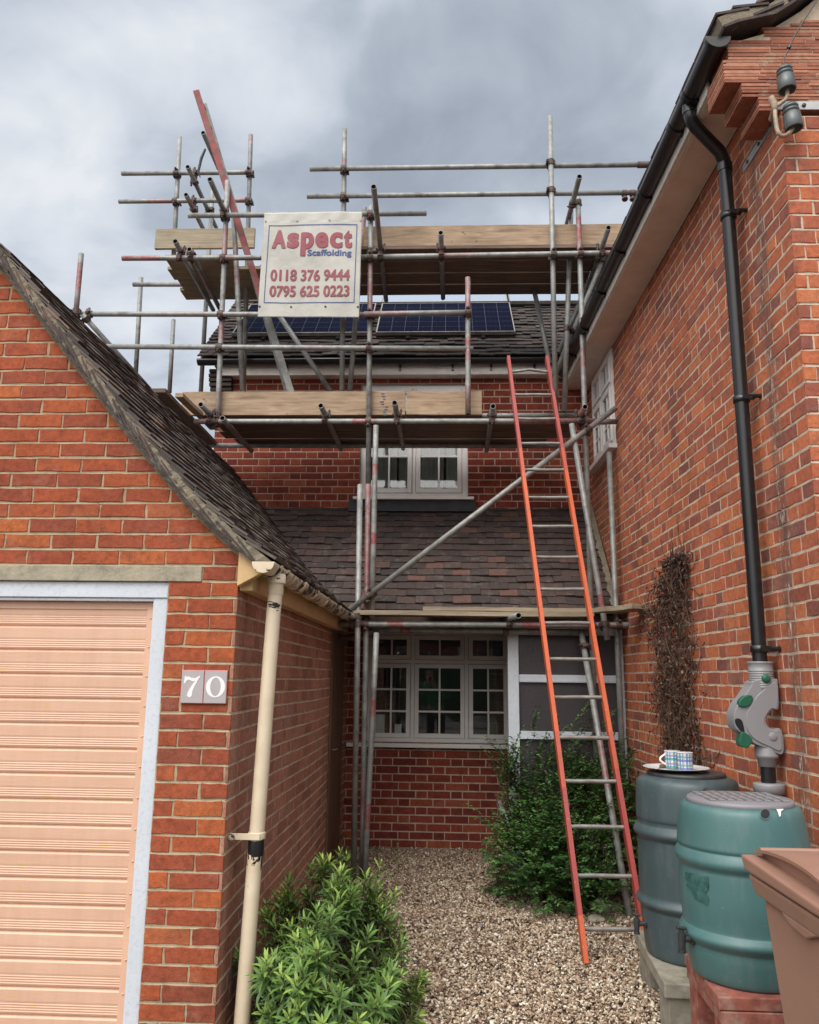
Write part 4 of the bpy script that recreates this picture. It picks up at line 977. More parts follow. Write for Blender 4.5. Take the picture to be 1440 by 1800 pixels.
# upper ladder seen almost edge on: red rails above, bare below, behind the banner
d0 = at(512, 690, 7.10); u0_ = at(345, 160, 7.03)
def seg(x, y): return None
dirv = (u0_-d0)
e0_ = (d0-EYE).normalized(); e1_ = (u0_-EYE).normalized(); l2f = (d0, d0+e0_*.37-RT*.03); l2t = (u0_, u0_+e1_*.37+RT*.035-dirv*.05)
MRW = plain('worn_red_paint', (.22, .038, .036), .6, var=.3, vscale=14, bump=.2, dirt=(.14, .10, .09), dscale=9); MRG = plain('bare_grey_rail', (.20, .20, .19), .6, .2, var=.3, vscale=14, bump=.2)
lad2 = ladder('ladder', l2f, l2t, 14, 0, 0, MRW, MRG, w=.03, d=.06, paint=lambda t, s: 1.0, label='red painted ladder seen edge on rising past the left of the banner')
for c in lad2.children:
    if c.name.startswith('rail'):
        c.data.materials.clear(); c.data.materials.append(MRW); c.data.materials.append(MRG)
        mi = []
        for p_ in c.data.polygons:
            t = (p_.center.z-d0.z)/(dirv.z); mi.append(1 if t < .30 or c.name != [k.name for k in lad2.children if k.name.startswith('rail')][0] else 0)
        c.data.polygons.foreach_set('material_index', mi)
base_at(lad2, tuple(d0))
# ------------------------------------------------------------------ banner
ban = empty('banner'); YS = F0-.13
def bp(x, y, d=0.0): return at(x, y, YS-d)
def bcoord(u, v, d=0.0):
    """u, v in 0..1 across the banner (v downwards)"""
    TLc, TRc, BRc, BLc = bp(465, 374), bp(637, 372), bp(631.5, 558), bp(453, 557)
    a = TLc.lerp(TRc, u); b = BLc.lerp(BRc, u); p = a.lerp(b, v)
    w = .006*math.sin(u*7+v*3)*math.sin(v*5+1)+.002*math.sin(u*15-v*11)
    if v < .09: w += .002*math.sin(u*30+v*20)
    return p+Vector((0, -d+w, 0))
V = []; F = []; nu, nv = 90, 96
for j in range(nv+1):
    for i in range(nu+1): V.append(bcoord(i/nu, j/nv))
for j in range(nv):
    for i in range(nu): F.append((j*(nu+1)+i, (j+1)*(nu+1)+i, (j+1)*(nu+1)+i+1, j*(nu+1)+i+1))
mv, nt_, b_ = nmat('banner_vinyl'); g = G(nt_)
nt_.links.new(g.ramp(g.noise(4, 7, .65), [(.3, (.36, .35, .31)), (.55, (.47, .455, .415)), (.8, (.53, .515, .475))]), b_.inputs['Base Color']); b_.inputs['Roughness'].default_value = .5; g.bump(b_, g.noise(6, 6, .6, dist=1.4), .3, .010)
bsheet = mesh('sheet', V, F, mv, ban, smooth=True)
sm_ = bsheet.modifiers.new('thick', 'SOLIDIFY'); sm_.thickness = .0015; sm_.offset = 1
tag(ban, 'cream vinyl banner with red and blue lettering hung on the scaffold', 'banner')
MRED = plain('faded_red_print', (.25, .038, .058), .5, var=.2, vscale=20, bump=0); MBLU = plain('faded_blue_print', (.035, .06, .22), .5, var=.12, vscale=20, bump=0)
def drape(o, box, name, mat, parent, d=.004, bold=(0, 0)):
    """lay a flat mesh (x,y) onto the banner, fitted to box (u0,v0,u1,v1)"""
    co = [v.co.copy() for v in o.vertices]; x0 = min(c.x for c in co); x1 = max(c.x for c in co); y0 = min(c.y for c in co); y1 = max(c.y for c in co)
    bu, bv = bold; W_, H_ = box[2]-box[0]-2*bu, box[3]-box[1]-2*bv; V = []; F = []; k = 0
    for i in range(9 if bu else 1):     # heavy lettering: strokes thickened on every side
        q = 2*math.pi*i/8; du, dv = (0, 0) if i == 8 or not bu else (bu*math.cos(q), bv*math.sin(q)); n0 = len(V)
        V += [bcoord(box[0]+bu+(c.x-x0)/(x1-x0)*W_+du, box[3]-bv-(c.y-y0)/(y1-y0)*H_+dv, d+i*.00012) for c in co]; F += [tuple(v+n0 for v in p.vertices) for p in o.polygons]
    return mesh(name, V, F, mat, parent)
def textmesh(s, bold=.02, shear=0, sub=True):
    cu = bpy.data.curves.new('t', 'FONT'); cu.body = s; cu.offset = bold; cu.resolution_u = 6; cu.space_character = 1.0+bold*1.5
    o = bpy.data.objects.new('t', cu); C.objects.link(o); bpy.context.view_layer.update()
    me = bpy.data.meshes.new_from_object(o.evaluated_get(bpy.context.evaluated_depsgraph_get())); bpy.data.objects.remove(o)
    bm = bmesh.new(); bm.from_mesh(me); bmesh.ops.remove_doubles(bm, verts=bm.verts, dist=1e-5)
    if sub: bmesh.ops.triangulate(bm, faces=bm.faces); bmesh.ops.subdivide_edges(bm, edges=bm.edges, cuts=2)
    bm.to_mesh(me); bm.free(); return me
# positions read off the banner: photo crop 1440x1375 -> banner u, v
def bx(x0, y0, x1, y1):
    def uv(x, y):
        v = (y-92)/(1305-92); l = 155+(88-155)*v; r = 1275+(1250-1275)*v; return ((x-l)/(r-l), v)
    a = uv(x0, y0); b = uv(x1, y1); c = uv(x0, y1); return ((a[0]+c[0])/2, a[1], b[0] if False else (uv(x1, y0)[0]+b[0])/2, b[1])
# "Aspect": each glyph fitted to its own box
for ch, (x0, y0, x1, y1) in zip('Aspect', ((246, 300, 410, 518), (418, 334, 558, 518), (574, 334, 728, 608), (742, 334, 892, 518), (908, 334, 1056, 518), (1066, 312, 1164, 518))):
    me = textmesh(ch, .03)
    drape(me, bx(x0, y0, x1, y1), 'letter', MRED, ban, .0055, (.007, .004))
def line(s, box, mat, bold):
    x0, y0, x1, y1 = box; me = textmesh(s, .0); return drape(me, bx(*box), 'lettering', mat, ban, .0055, bold)
line('Scaffolding', (652, 535, 1158, 626), MBLU, (.0028, .0024))
for s, y0, y1, xs_ in (('0118 376 9444', 764, 896, (232, 1142)), ('0795 625 0223', 948, 1076, (222, 1138))):
    line(s, (xs_[0], y0, xs_[1], y1), MRED, (.0048, .0036))
def bstrip(name, x0, y0, x1, y1, w, mat):
    V = []; F = []; n = 30; dx, dy = x1-x0, y1-y0; l = math.hypot(dx, dy); nx, ny = -dy/l*w/2, dx/l*w/2
    for i in range(n+1):
        t = i/n
        for s in (-1, 1):
            x = x0+dx*t+nx*s; y = y0+dy*t+ny*s; v = (y-92)/(1305-92); lft = 155+(88-155)*v; rgt = 1275+(1250-1275)*v
            V.append(bcoord((x-lft)/(rgt-lft), v, .005))
    F = [(2*i, 2*i+1, 2*i+3, 2*i+2) for i in range(n)]; return mesh(name, V, F, mat, ban)
for e in ((206, 245, 1220, 243), (1216, 243, 1190, 1142), (1192, 1140, 158, 1144), (162, 1144, 212, 245)): bstrip('border', *e, 9, MBLU)
for (x, y) in ((170, 196), (533, 194), (903, 193), (1256, 193), (110, 1188), (470, 1188), (865, 1188), (1234, 1188)):
    v = (y-92)/(1305-92); lft = 155+(88-155)*v; rgt = 1275+(1250-1275)*v; c = bcoord((x-lft)/(rgt-lft), v, .003)
    m = MB(); m.lathe([(.004, .001), (.0045, .0025), (.0095, .0025), (.0105, 0)], n=14, M=Matrix.Translation(c) @ Matrix.Rotation(RAD(90), 4, 'X')); m.lathe([(.0001, .0012), (.0045, .0013), (.0045, .001)], n=10, M=Matrix.Translation(c) @ Matrix.Rotation(RAD(90), 4, 'X')); m.build('eyelet', MT['coupler'] if y > 500 else MT['alu'], ban)
base_at(ban, tuple(bp(545, 558)))
# stencil stamp on the middle toe board
m = MB(); Rk = random.Random(3)
for i in range(9):
    x = 669+i*.0+Rk.uniform(-1, 8); y = 692+i*4.6
    a = at(x, y, YB-.0215); m.box((a.x, a.y, a.z-.008), (a.x+.02+.02*Rk.random(), a.y+.001, a.z+.004))
st = m.build('stamp', MT['lead'], bA); st.location = -bA.location
# ------------------------------------------------------------------ solar panels
def panel(Y0, z0, x0, x1, L, label, mat, group='solar panels on the main roof', frame='white'):
    root = empty('solar_panel'); tag(root, label, 'solar panel', group)
    s = Vector((0, .725, .688)); n = Vector((0, -.688, .725)); o = Vector((x0, Y0, z0)); w = x1-x0
    P = lambda u, v, h: o+Vector((u, 0, 0))+s*v+n*h
    V = [P(.012, .012, .036), P(w-.012, .012, .036), P(w-.012, L-.012, .036), P(.012, L-.012, .036)]
    me = bpy.data.meshes.new('cells'); me.from_pydata([tuple(v) for v in V], [], [(0, 1, 2, 3)]); uv = me.uv_layers.new()
    for i, c in enumerate(((0, 0), (1, 0), (1, 1), (0, 1))): uv.data[i].uv = c
    me.materials.append(mat); link(bpy.data.objects.new('cells', me), root)
    m = MB()
    for (a, b, c, d) in ((0, w, 0, .012), (0, w, L-.012, L), (0, .012, .012, L-.012), (w-.012, w, .012, L-.012)):
        q = [P(a, c, 0), P(b, c, 0), P(b, d, 0), P(a, d, 0)]; m.prism(q, n*.038)
    m.build('frame', MT['alu'] if frame == 'white' else MT['black'], root)
    m = MB()
    for u in (.35, w-.35): m.prism([P(u-.02, -.07, -.05), P(u+.02, -.07, -.05), P(u+.02, L, -.05), P(u-.02, L, -.05)], n*.048)
    m.build('mounting_rail', MT['black'], root)
    m = MB(); m.prism([P(0, .002, -.03), P(w, .002, -.03), P(w, .002, .0), P(0, .002, .0)], s*.02); m.build('gap_strip', MT['black'], root)  # black strip added for the dark gap under the panel's lower edge
    base_at(root, tuple(o)); return root
XL = [at(409, 588, 8.4).x, at(650, 588, 8.4).x, at(661, 588, 8.4).x, at(906, 588, 8.4).x]
panel(8.40, 5.262, XL[0], XL[1], 1.0, 'dark blue solar panel half hidden under the banner on the roof', MT['cells'])
panel(8.40, 5.262, XL[2], XL[3], 1.0, 'dark blue solar panel right of the banner post above the gutter', MT['cells'])
def sky_painted_cells():
    m, nt, b = nmat('solar_glass_painted_sky'); b.inputs['Base Color'].default_value = (.30, .36, .46, 1); b.inputs['Roughness'].default_value = .1; b.inputs['Specular IOR Level'].default_value = 1.0; b.inputs['IOR'].default_value = 2.2  # pale base colour paints the sky's reflection into the upper panels
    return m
MBC = sky_painted_cells()
for x0, x1, lab in ((XL[0]+.12, XL[1]+.07, 'glossy upper solar panel with painted-in sky reflection behind the banner'), (XL[2]+.0, XL[3]-.02, 'glossy upper solar panel with painted-in sky reflection in the middle under the top deck'), (XL[3]+.0, XL[3]+1.25, 'glossy upper solar panel with painted-in sky reflection at the right under the top deck')):
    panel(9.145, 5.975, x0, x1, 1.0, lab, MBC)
# ------------------------------------------------------------------ glazed porch screen
por = empty('porch_screen', (0, 0, 0)); tag(por, 'white timber porch screen with dark obscured glass panels behind the ladder', 'porch screen'); PY = 7.2
pxs = [at(893, 1200, PY).x, at(912, 1200, PY).x, at(1094, 1200, PY).x, at(1113, 1200, PY).x]
m = MB(); m.box((pxs[0], PY-.03, .02), (pxs[1], PY+.06, 2.03)); m.build('post', MT['white_old'], por, .004)
m = MB(); m.box((pxs[2]-.01, PY-.03, .02), (pxs[3]-.04, PY+.06, 2.03)); m.build('post', MT['white_old'], por, .004)
for z in (1.60, 1.13, .46, 2.0):
    m = MB(); m.box((pxs[1]+.001, PY-.015, z-.028), (pxs[2]-.011, PY+.045, z+.028)); m.box((pxs[1]+.001, PY-.022, z-.036), (pxs[2]-.011, PY-.002, z-.029)); m.build('rail', MT['white_old'], por, .003)
for a, b in ((.49, 1.09), (1.16, 1.565), (1.63, 1.97)):
    m = MB(); m.box((pxs[1]+.001, PY+.01, a), (pxs[2]-.011, PY+.016, b)); m.build('glass', MT['obscure'], por)
m = MB(); m.box((pxs[0]+.01, PY-.01, .02), (pxs[2], PY+.05, .43)); m.build('plinth_panel', MT['white_old'], por)
m = MB(); m.box((pxs[0]-.04, PY+.0, .40), (pxs[0]-.001, HY-.005, .445)); m.build('side_rail', MT['white_old'], por, .003)
m = MB(); m.box((pxs[1], PY+.4, .0), (pxs[2], PY+.42, 2.03)); m.build('inner_door', MT['room'], por)
# ------------------------------------------------------------------ water butts
def plastic(name, col, var=.08):
    m, nt, b = nmat(name); g = G(nt)
    c = g.ramp(g.noise(3, 6, .6), [(.3, tuple(x*(1-var) for x in col)), (.7, tuple(x*(1+var) for x in col))])
    c = g.mix(g.ramp(g.noise(6, 9, .7, vec=g.map((3, 3, .7))), [(.50, 0.0), (.68, .4)]), c, tuple(x*.6+.10 for x in col)); c = g.mix(g.ramp(g.noise(30, 6, .7, vec=g.map((1, 1, 3))), [(.64, 0.0), (.68, .35)]), c, tuple(x*.5+.2 for x in col))
    nt.links.new(c, b.inputs['Base Color']); b.inputs['Roughness'].default_value = .42; g.bump(b, g.noise(200, 2), .12, .001); return m
MTeal = plastic('teal_plastic', (.062, .148, .148)); MSlate = plastic('slate_plastic', (.055, .083, .092)); MGreyP = plastic('grey_plastic', (.25, .25, .265), .05); MLid = plastic('dark_lid_plastic', (.035, .037, .04)); MLidG = plastic('grey_lid_plastic', (.21, .20, .215))
MGreen = plastic('green_plastic', (.01, .10, .055)); MBrown = plastic('brown_bin_plastic', (.32, .178, .13), .10)
def smoothprof(P, n=5):
    out = []
    for i in range(len(P)-1):
        p0 = P[max(0, i-1)]; p1 = P[i]; p2 = P[i+1]; p3 = P[min(len(P)-1, i+2)]
        for k in range(n):
            t = k/n; out.append(tuple(.5*(2*p1[c]+(p2[c]-p0[c])*t+(2*p0[c]-5*p1[c]+4*p2[c]-p3[c])*t*t+(3*p1[c]-p0[c]-3*p2[c]+p3[c])*t**3) for c in (0, 1)))
    return out+[P[-1]]
def tap(root, c, ang, mat=None):
    M_ = Matrix.Translation(c) @ Matrix.Rotation(ang, 4, 'Z') @ Matrix.Scale(.72, 4); m = MB()
    q = lambda *v: M_ @ Vector(v)
    m.tube([q(0, 0, 0), q(-.035, 0, 0), q(-.07, 0, -.002)], .0125, 10); m.tube([q(.002, 0, 0), q(-.01, 0, 0)], .022, 12)
    m.tube([q(-.062, 0, .030), q(-.064, 0, -.01), q(-.066, 0, -.055)], [.017, .016, .0125], 10); m.tube([q(-.066, 0, -.055), q(-.066, 0, -.068)], .016, 10)
    m.tube([q(-.062, 0, .025), q(-.062, 0, .045)], .009, 8); m.box((-.075, -.006, .043), (-.05, .006, .060), M_); m.tube([q(-.09, 0, .060), q(-.035, 0, .052)], .007, 8)
    return m.build('tap', MLid, root)
b1 = empty('water_butt', (0, 0, 0)); tag(b1, 'tall slate grey water butt with a plate of mugs on its black lid', 'water butt'); B1 = (1.28, 4.6, .232)
P1 = smoothprof([(.225, 0), (.243, .012), (.255, .12), (.262, .205), (.262, .225), (.279, .245), (.281, .262), (.266, .285), (.264, .32), (.266, .45), (.264, .545), (.265, .562), (.281, .582), (.283, .60), (.270, .622), (.262, .632), (.262, .650), (.267, .665), (.266, .72), (.262, .80), (.252, .845), (.225, .866), (.19, .872)], 4)
m = MB(); m.lathe(P1, B1, 72); m.build('barrel', MSlate, b1)
m = MB(); m.lathe([(.198, .868), (.200, .872), (.200, .884), (.195, .889), (.15, .891), (.147, .888), (.135, .888), (.132, .891), (.10, .891), (.097, .888), (.085, .888), (.082, .891), (.001, .891)], B1, 60); m.build('lid', MLid, b1)
tap(b1, Vector((B1[0]-.255, B1[1]-.04, .378)), RAD(4)); 
m = MB(); m.tube([(B1[0]+.02, B1[1]-.262, B1[2]+.83), (B1[0]+.02, B1[1]-.30, B1[2]+.825), (B1[0]+.07, B1[1]-.31, B1[2]+.83), (B1[0]+.13, B1[1]-.28, B1[2]+.80)], .013, 10); m.build('overflow_hose', MLid, b1)
b2 = empty('water_butt', (0, 0, 0)); tag(b2, 'short teal green water butt with grey lid on a red stand', 'water butt'); B2 = (1.212, 3.6, .460)
P2 = smoothprof([(.205, 0), (.222, .012), (.238, .085), (.240, .120), (.243, .130), (.259, .150), (.261, .166), (.249, .186), (.245, .20), (.252, .29), (.250, .385), (.249, .41), (.262, .430), (.265, .447), (.256, .470), (.249, .480), (.254, .492), (.252, .515), (.246, .57), (.240, .610), (.233, .632), (.220, .645), (.20, .649)], 4)
m = MB(); m.lathe(P2, B2, 72); m.build('barrel', MTeal, b2)
m = MB(); m.lathe([(.203, .642), (.209, .647), (.209, .660), (.203, .667), (.001, .670)], B2, 60); lid = m.build('lid', MLidG, b2)
m = MB()
for i in range(-4, 5):
    for j in (-1, 0, 1):
        x = i*.036; y = j*.085
        if math.hypot(x, y) < .185: m.box((B2[0]+x-.012, B2[1]+y-.037, B2[2]+.667), (B2[0]+x+.012, B2[1]+y+.037, B2[2]+.6745))
m.build('lid_tread', MLidG, lid, .002)
tap(b2, Vector((B2[0]-.235, B2[1]-.06, .600)), RAD(10))
# blanked inlet hole, paint splash and ghost of a worn sticker, following the barrel surface
def on_barrel(B, P, x, y, dr=.002):
    o = EYE; d = ray(x, y); best = None
    def inside(t):
        p = o+d*t; z = p.z-B[2]-dr*.7
        for a, b in zip(P[:-1], P[1:]):
            if a[1] <= z <= b[1]: return math.hypot(p.x-B[0], p.y-B[1]) < a[0]+(b[0]-a[0])*((z-a[1])/max(1e-6, b[1]-a[1]))+dr
        return False
    t = B[1]*.8
    while t < B[1]*1.3:
        if inside(t):
            lo, hi = t-.01, t
            for _ in range(18):
                mid = (lo+hi)/2
                if inside(mid): hi = mid
                else: lo = mid
            return o+d*hi
        t += .01
    return None
def patch(name, B, P, poly, mat, root, dr=.002):
    """small decal modelled on the barrel wall: polygon given as photo points, gridded finely"""
    from mathutils.geometry import tessellate_polygon
    bm = bmesh.new(); vs = [bm.verts.new((x, y, 0)) for x, y in poly]; bm.faces.new(vs); bmesh.ops.triangulate(bm, faces=bm.faces)
    for _ in range(3): bmesh.ops.subdivide_edges(bm, edges=bm.edges, cuts=1); bmesh.ops.triangulate(bm, faces=bm.faces)
    V = []
    for v in bm.verts:
        p = on_barrel(B, P, v.co.x, v.co.y, dr); V.append(p if p else Vector((B[0], B[1]-.24, B[2]+.5)))
    bm.verts.index_update(); F = [tuple(v.index for v in f.verts) for f in bm.faces]; bm.free()
    F = [f if (V[f[1]]-V[f[0]]).cross(V[f[2]]-V[f[0]]).dot(V[f[0]]-EYE) < 0 else f[::-1] for f in F]
    return mesh(name, V, F, mat, root, smooth=True)
ell = lambda cx, cy, a, b, n=20: [(cx+a*math.cos(2*math.pi*i/n), cy+b*math.sin(2*math.pi*i/n)) for i in range(n)]
patch('inlet_rim', B2, P2, ell(1345.5, 1431, 10, 10), MTeal, b2, .0035); patch('inlet_hole', B2, P2, ell(1345.5, 1430.5, 8, 8), MT['inner'], b2, .005)
MSpl = plain('white_splash', (.75, .73, .70), .5, bump=0)
patch('paint_splash', B2, P2, [(1364, 1414), (1369, 1413), (1374, 1418), (1379, 1418), (1377, 1424), (1373, 1426), (1373, 1434), (1370, 1436), (1368, 1428), (1364, 1421)], MSpl, b2, .004)
MGh = plain('sticker_residue', (.035, .105, .095), .5, bump=0, var=.4, vscale=40)
patch('sticker_residue', B2, P2, [(1205, 1533), (1222, 1536), (1228, 1541), (1245, 1541), (1246, 1553), (1240, 1560), (1246, 1563), (1240, 1570), (1246, 1578), (1244, 1592), (1234, 1586), (1222, 1580), (1216, 1570), (1213, 1562), (1206, 1556), (1210, 1549), (1204, 1544)], MGh, b2, .0035)
base_at(b1, B1); base_at(b2, B2)
# stands
s1 = empty('butt_stand', (0, 0, 0)); tag(s1, 'grey weathered stand of slab and blocks under the slate water butt', 'stand')
MStone = plain('weathered_stone', (.30, .275, .22), .9, var=.3, vscale=14, bump=.6, dirt=(.17, .17, .13), dscale=8)
m = MB(); m.prism([(1.010, 4.17, .165), (1.56, 4.14, .165), (1.56, 5.0, .165), (1.06, 5.0, .165)], (0, 0, .064)); m.build('slab', MStone, s1, .006)
for (a, b, c, d) in ((1.03, 4.19, 1.24, 4.36), (1.07, 4.74, 1.14, 4.95), (1.40, 4.3, 1.5, 4.9)):
    m = MB(); m.box((a, b, -.01), (c, d, .163)); m.build('block', MStone, s1, .006)
s2 = empty('butt_stand', (0, 0, 0)); tag(s2, 'red painted stand of stacked slabs under the teal water butt', 'stand')
MRed = plain('red_painted_block', (.27, .085, .06), .8, var=.35, vscale=18, bump=.6, dirt=(.34, .24, .19), dscale=14)
ol = [(1.005, 3.345), (1.55, 3.345), (1.55, 3.84), (1.02, 3.84)]
m = MB(); m.prism([(x, y, .414) for x, y in ol], (0, 0, .045)); m.build('slab', MRed, s2, .004)
m = MB(); m.prism([(x+.006, y-.003, .366) for x, y in ol], (0, 0, .045)); m.build('slab', MRed, s2, .004)
for (a, b, c, d) in ((1.02, 3.36, 1.50, 3.46), (1.03, 3.72, 1.10, 3.82), (1.42, 3.6, 1.52, 3.8)):
    m = MB(); m.box((a, b, .16), (c, d, .364)); m.build('block', MRed, s2, .004)
    m = MB(); m.box((a-.01, b-.01, -.01), (c+.01, d+.01, .158)); m.build('block', MStone, s2, .005)
# plate and mugs on the lid
zt1 = B1[2]+.8925; pc = Vector((1.228, 4.60, zt1))
china = plain('white_china', (.80, .80, .80), .15, var=.02, bump=0)
pl_ = MB(); pl_.lathe(smoothprof([(.07, .0), (.085, .002), (.12, .008), (.165, .018), (.166, .021), (.12, .013), (.085, .006), (.001, .005)], 3), pc, 56); po = pl_.build('plate', china); tag(po, 'white oval plate resting on the slate water butt lid', 'plate')
def plaid(name, a, b_, c_):
    m, nt, b = nmat(name); g = G(nt); tc = g.N('ShaderNodeTexCoord').outputs['UV']; sp = g.N('ShaderNodeSeparateXYZ'); nt.links.new(tc, sp.inputs[0])
    def bands(o, k, w0, w1, ph=0.0):
        f = g.math('FRACT', g.math('ADD', g.math('MULTIPLY', o, k), ph)); return g.math('MULTIPLY', g.math('GREATER_THAN', f, w0), g.math('LESS_THAN', f, w1))
    col = (.78, .78, .78)
    for o, k in ((sp.outputs[0], 7), (sp.outputs[1], 2.2)):
        col = g.mix(g.math('MULTIPLY', bands(o, k, .05, .38), .8), col, a); col = g.mix(g.math('MULTIPLY', bands(o, k, .5, .76), .75), col, b_); col = g.mix(g.math('MULTIPLY', bands(o, k, .84, .89), .8), col, c_)
    nt.links.new(col, b.inputs['Base Color']); b.inputs['Roughness'].default_value = .15; return m
def mug(px_, py_, mat, label, hang, off):
    root = empty('mug', (0, 0, 0)); tag(root, label, 'mug', 'tartan mugs on the plate')
    c = pc+Vector(off)+Vector((0, 0, .0075)); n = 40; V = []; F = []; uvs = []
    prof = [(.032, 0), (.036, .002), (.039, .008), (.0405, .05), (.0415, .092)]
    for r, z in prof:
        for j in range(n+1): q = 2*math.pi*j/n; V.append(c+Vector((r*math.cos(q), r*math.sin(q), z)))
    for i in range(len(prof)-1):
        for j in range(n): F.append((i*(n+1)+j, i*(n+1)+j+1, (i+1)*(n+1)+j+1, (i+1)*(n+1)+j)); uvs += [(j/n, prof[i][1]/.092), ((j+1)/n, prof[i][1]/.092), ((j+1)/n, prof[i+1][1]/.092), (j/n, prof[i+1][1]/.092)]
    o = mesh('body', V, F, mat, root, smooth=True); uv = o.data.uv_layers.new(); uv.data.foreach_set('uv', [x for p in uvs for x in p])
    m = MB(); m.lathe([(.0415, .092), (.0385, .092), (.037, .05), (.036, .008), (.001, .007)], c, n); m.lathe([(.0405, .0885), (.0421, .0895), (.0421, .0925), (.0385, .0925)], c, n); m.build('lining', china, root)
    d = Vector((math.cos(hang), math.sin(hang), 0)); m = MB(); m.tube([c+d*(.038+.032*math.sin(math.pi*t/8))+Vector((0, 0, .074-.052*t/8)) for t in range(9)], .0055, 8); m.build('handle', china, root)
    base_at(root, tuple(c))
mug(0, 0, plaid('tartan_blue', (.10, .14, .42), (.05, .28, .24), (.5, .10, .14)), 'blue and green tartan mug at the front of the plate', RAD(110), (.040, -.035, 0))
mug(0, 0, plaid('tartan_green', (.03, .26, .22), (.18, .2, .45), (.5, .2, .2)), 'green striped mug with its handle to the left behind the other mug', RAD(190), (-.005, .045, 0))
m = MB(); q = pc+Vector((-.075, -.02, .012)); m.lathe(smoothprof([(.001, 0), (.014, .004), (.018, .012), (.013, .020), (.001, .024)], 3), q, 14); m.tube([q+Vector((-.03, -.03, .004)), q+Vector((.0, -.01, .008))], .004, 6); o = m.build('teabag', MT['stem']); tag(o, 'small brown used teabag on the left of the plate', 'teabag')
# ------------------------------------------------------------------ brown wheelie bin
bn = empty('wheelie_bin', (0, 0, 0)); tag(bn, 'brown wheelie bin with closed domed lid at the right edge', 'wheelie bin')
BX0, BX1, BY0, BY1 = .995, 1.56, 2.27, 2.88
def frust(m, a, b, z0, z1):
    (x0, x1, y0, y1), (X0, X1, Y0, Y1) = a, b
    V = [(x0, y0, z0), (x1, y0, z0), (x1, y1, z0), (x0, y1, z0), (X0, Y0, z1), (X1, Y0, z1), (X1, Y1, z1), (X0, Y1, z1)]
    m.add(V, [(0, 3, 2, 1), (4, 5, 6, 7), (0, 1, 5, 4), (1, 2, 6, 5), (2, 3, 7, 6), (3, 0, 4, 7)])
m = MB(); frust(m, (1.08, 1.50, 2.36, 2.80), (1.012, 1.54, 2.30, 2.86), .06, .93); m.build('body', MBrown, bn, .03, 4)
m = MB(); frust(m, (BX0+.004, BX1-.004, BY0+.004, BY1-.004), (BX0-.012, BX1+.012, BY0-.016, BY1+.01), .925, .985); m.build('rim', MBrown, bn, .010, 3)
m = MB(); m.prism([(BX0+.003, 2.42, .93), (BX0+.003, 2.50, .90), (BX0+.003, 2.60, .905), (BX0+.003, 2.68, .93)], (.03, 0, 0)); m.build('side_lug', MBrown, bn, .006, 3)
# lid: domed in profile along y, extruded across x
def lidprof(o, hgt): return [(BY0-.03+o, .990), (BY0-.01+o, 1.022), (2.42, 1.022+hgt*.8), (2.55, 1.022+hgt), (2.70, 1.022+hgt*.85), (2.84-o, 1.035+hgt*.25), (BY1+.035-o, 1.024), (BY1+.04-o, 1.0)]
pr = [(2.22, .992), (2.225, 1.012), (2.30, 1.02), (2.90, 1.040), (2.935, 1.034), (2.92, 1.02), (2.90, .992)]
m = MB(); m.prism([(BX0-.018, y, z) for y, z in pr], (BX1-BX0+.036, 0, 0)); m.build('lid', MBrown, bn, .010, 3)
hump = smoothprof([(2.24, 1.015), (2.33, 1.045), (2.48, 1.070), (2.64, 1.074), (2.80, 1.062), (2.89, 1.045)], 5)
m = MB(); m.prism([(BX0+.042, y, z) for y, z in hump]+[(BX0+.042, 2.905, 1.02), (BX0+.042, 2.25, .998)], (BX1-BX0-.084, 0, 0)); m.build('lid_dome', MBrown, bn)
m = MB(); m.prism([(BX0+.016, y, z+.001) for y, z in hump]+[(BX0+.016, y, z+.011) for y, z in hump[::-1]], (BX1-BX0-.032, 0, 0)); m.build('lid_shell', MBrown, bn)
m = MB(); m.tube([(BX0+.05, 2.935, 1.045), (BX1-.05, 2.935, 1.045)], .012, 10)
for x in (BX0+.12, BX1-.16): m.box((x, 2.90, 1.02), (x+.02, 2.945, 1.05))
m.build('hinge_bar', MBrown, bn)
for x in (.99, 1.45):
    m = MB(); m.lathe([(.02, -.02), (.095, -.02), (.10, -.01), (.10, .01), (.095, .02), (.02, .02)], n=28, M=Matrix.Translation((x, 2.80, .10)) @ Matrix.Rotation(RAD(90), 4, 'Y')); m.build('wheel', MT['black'], bn)
base_at(bn, (1.22, 2.58, 0))
# ------------------------------------------------------------------ wing downpipe with rainwater diverter
wd = empty('downpipe', (0, 0, 0)); tag(wd, 'black rainwater downpipe with grey and green diverter on the right wall', 'downpipe')
def wp(x, y, z): return WM @ Vector((x, y, z))
PX, PYL = -.075, .53
o1 = wl(1213, 196, gxw); yo = o1.y
m = MB(); m.tube([wp(gxw, yo, 4.66), wp(gxw, yo, 4.585), wp(gxw+.010, yo+.010, 4.56), wp(gxw+.03, yo+.02, 4.535), wp(PX-.04, PYL-.04, 4.425), wp(PX-.008, PYL-.008, 4.395), wp(PX, PYL, 4.36), wp(PX, PYL, 1.60)], .0345, 20); m.build('pipe', MT['black'], wd)
m = MB()
for p, q in ((wp(gxw, yo, 4.595), wp(gxw, yo, 4.66)), (wp(PX, PYL, 4.33), wp(PX, PYL, 4.375))):
    m = MB(); m.tube([p, q], .0395, 20); m.build('bend_socket', MT['black'], wd)
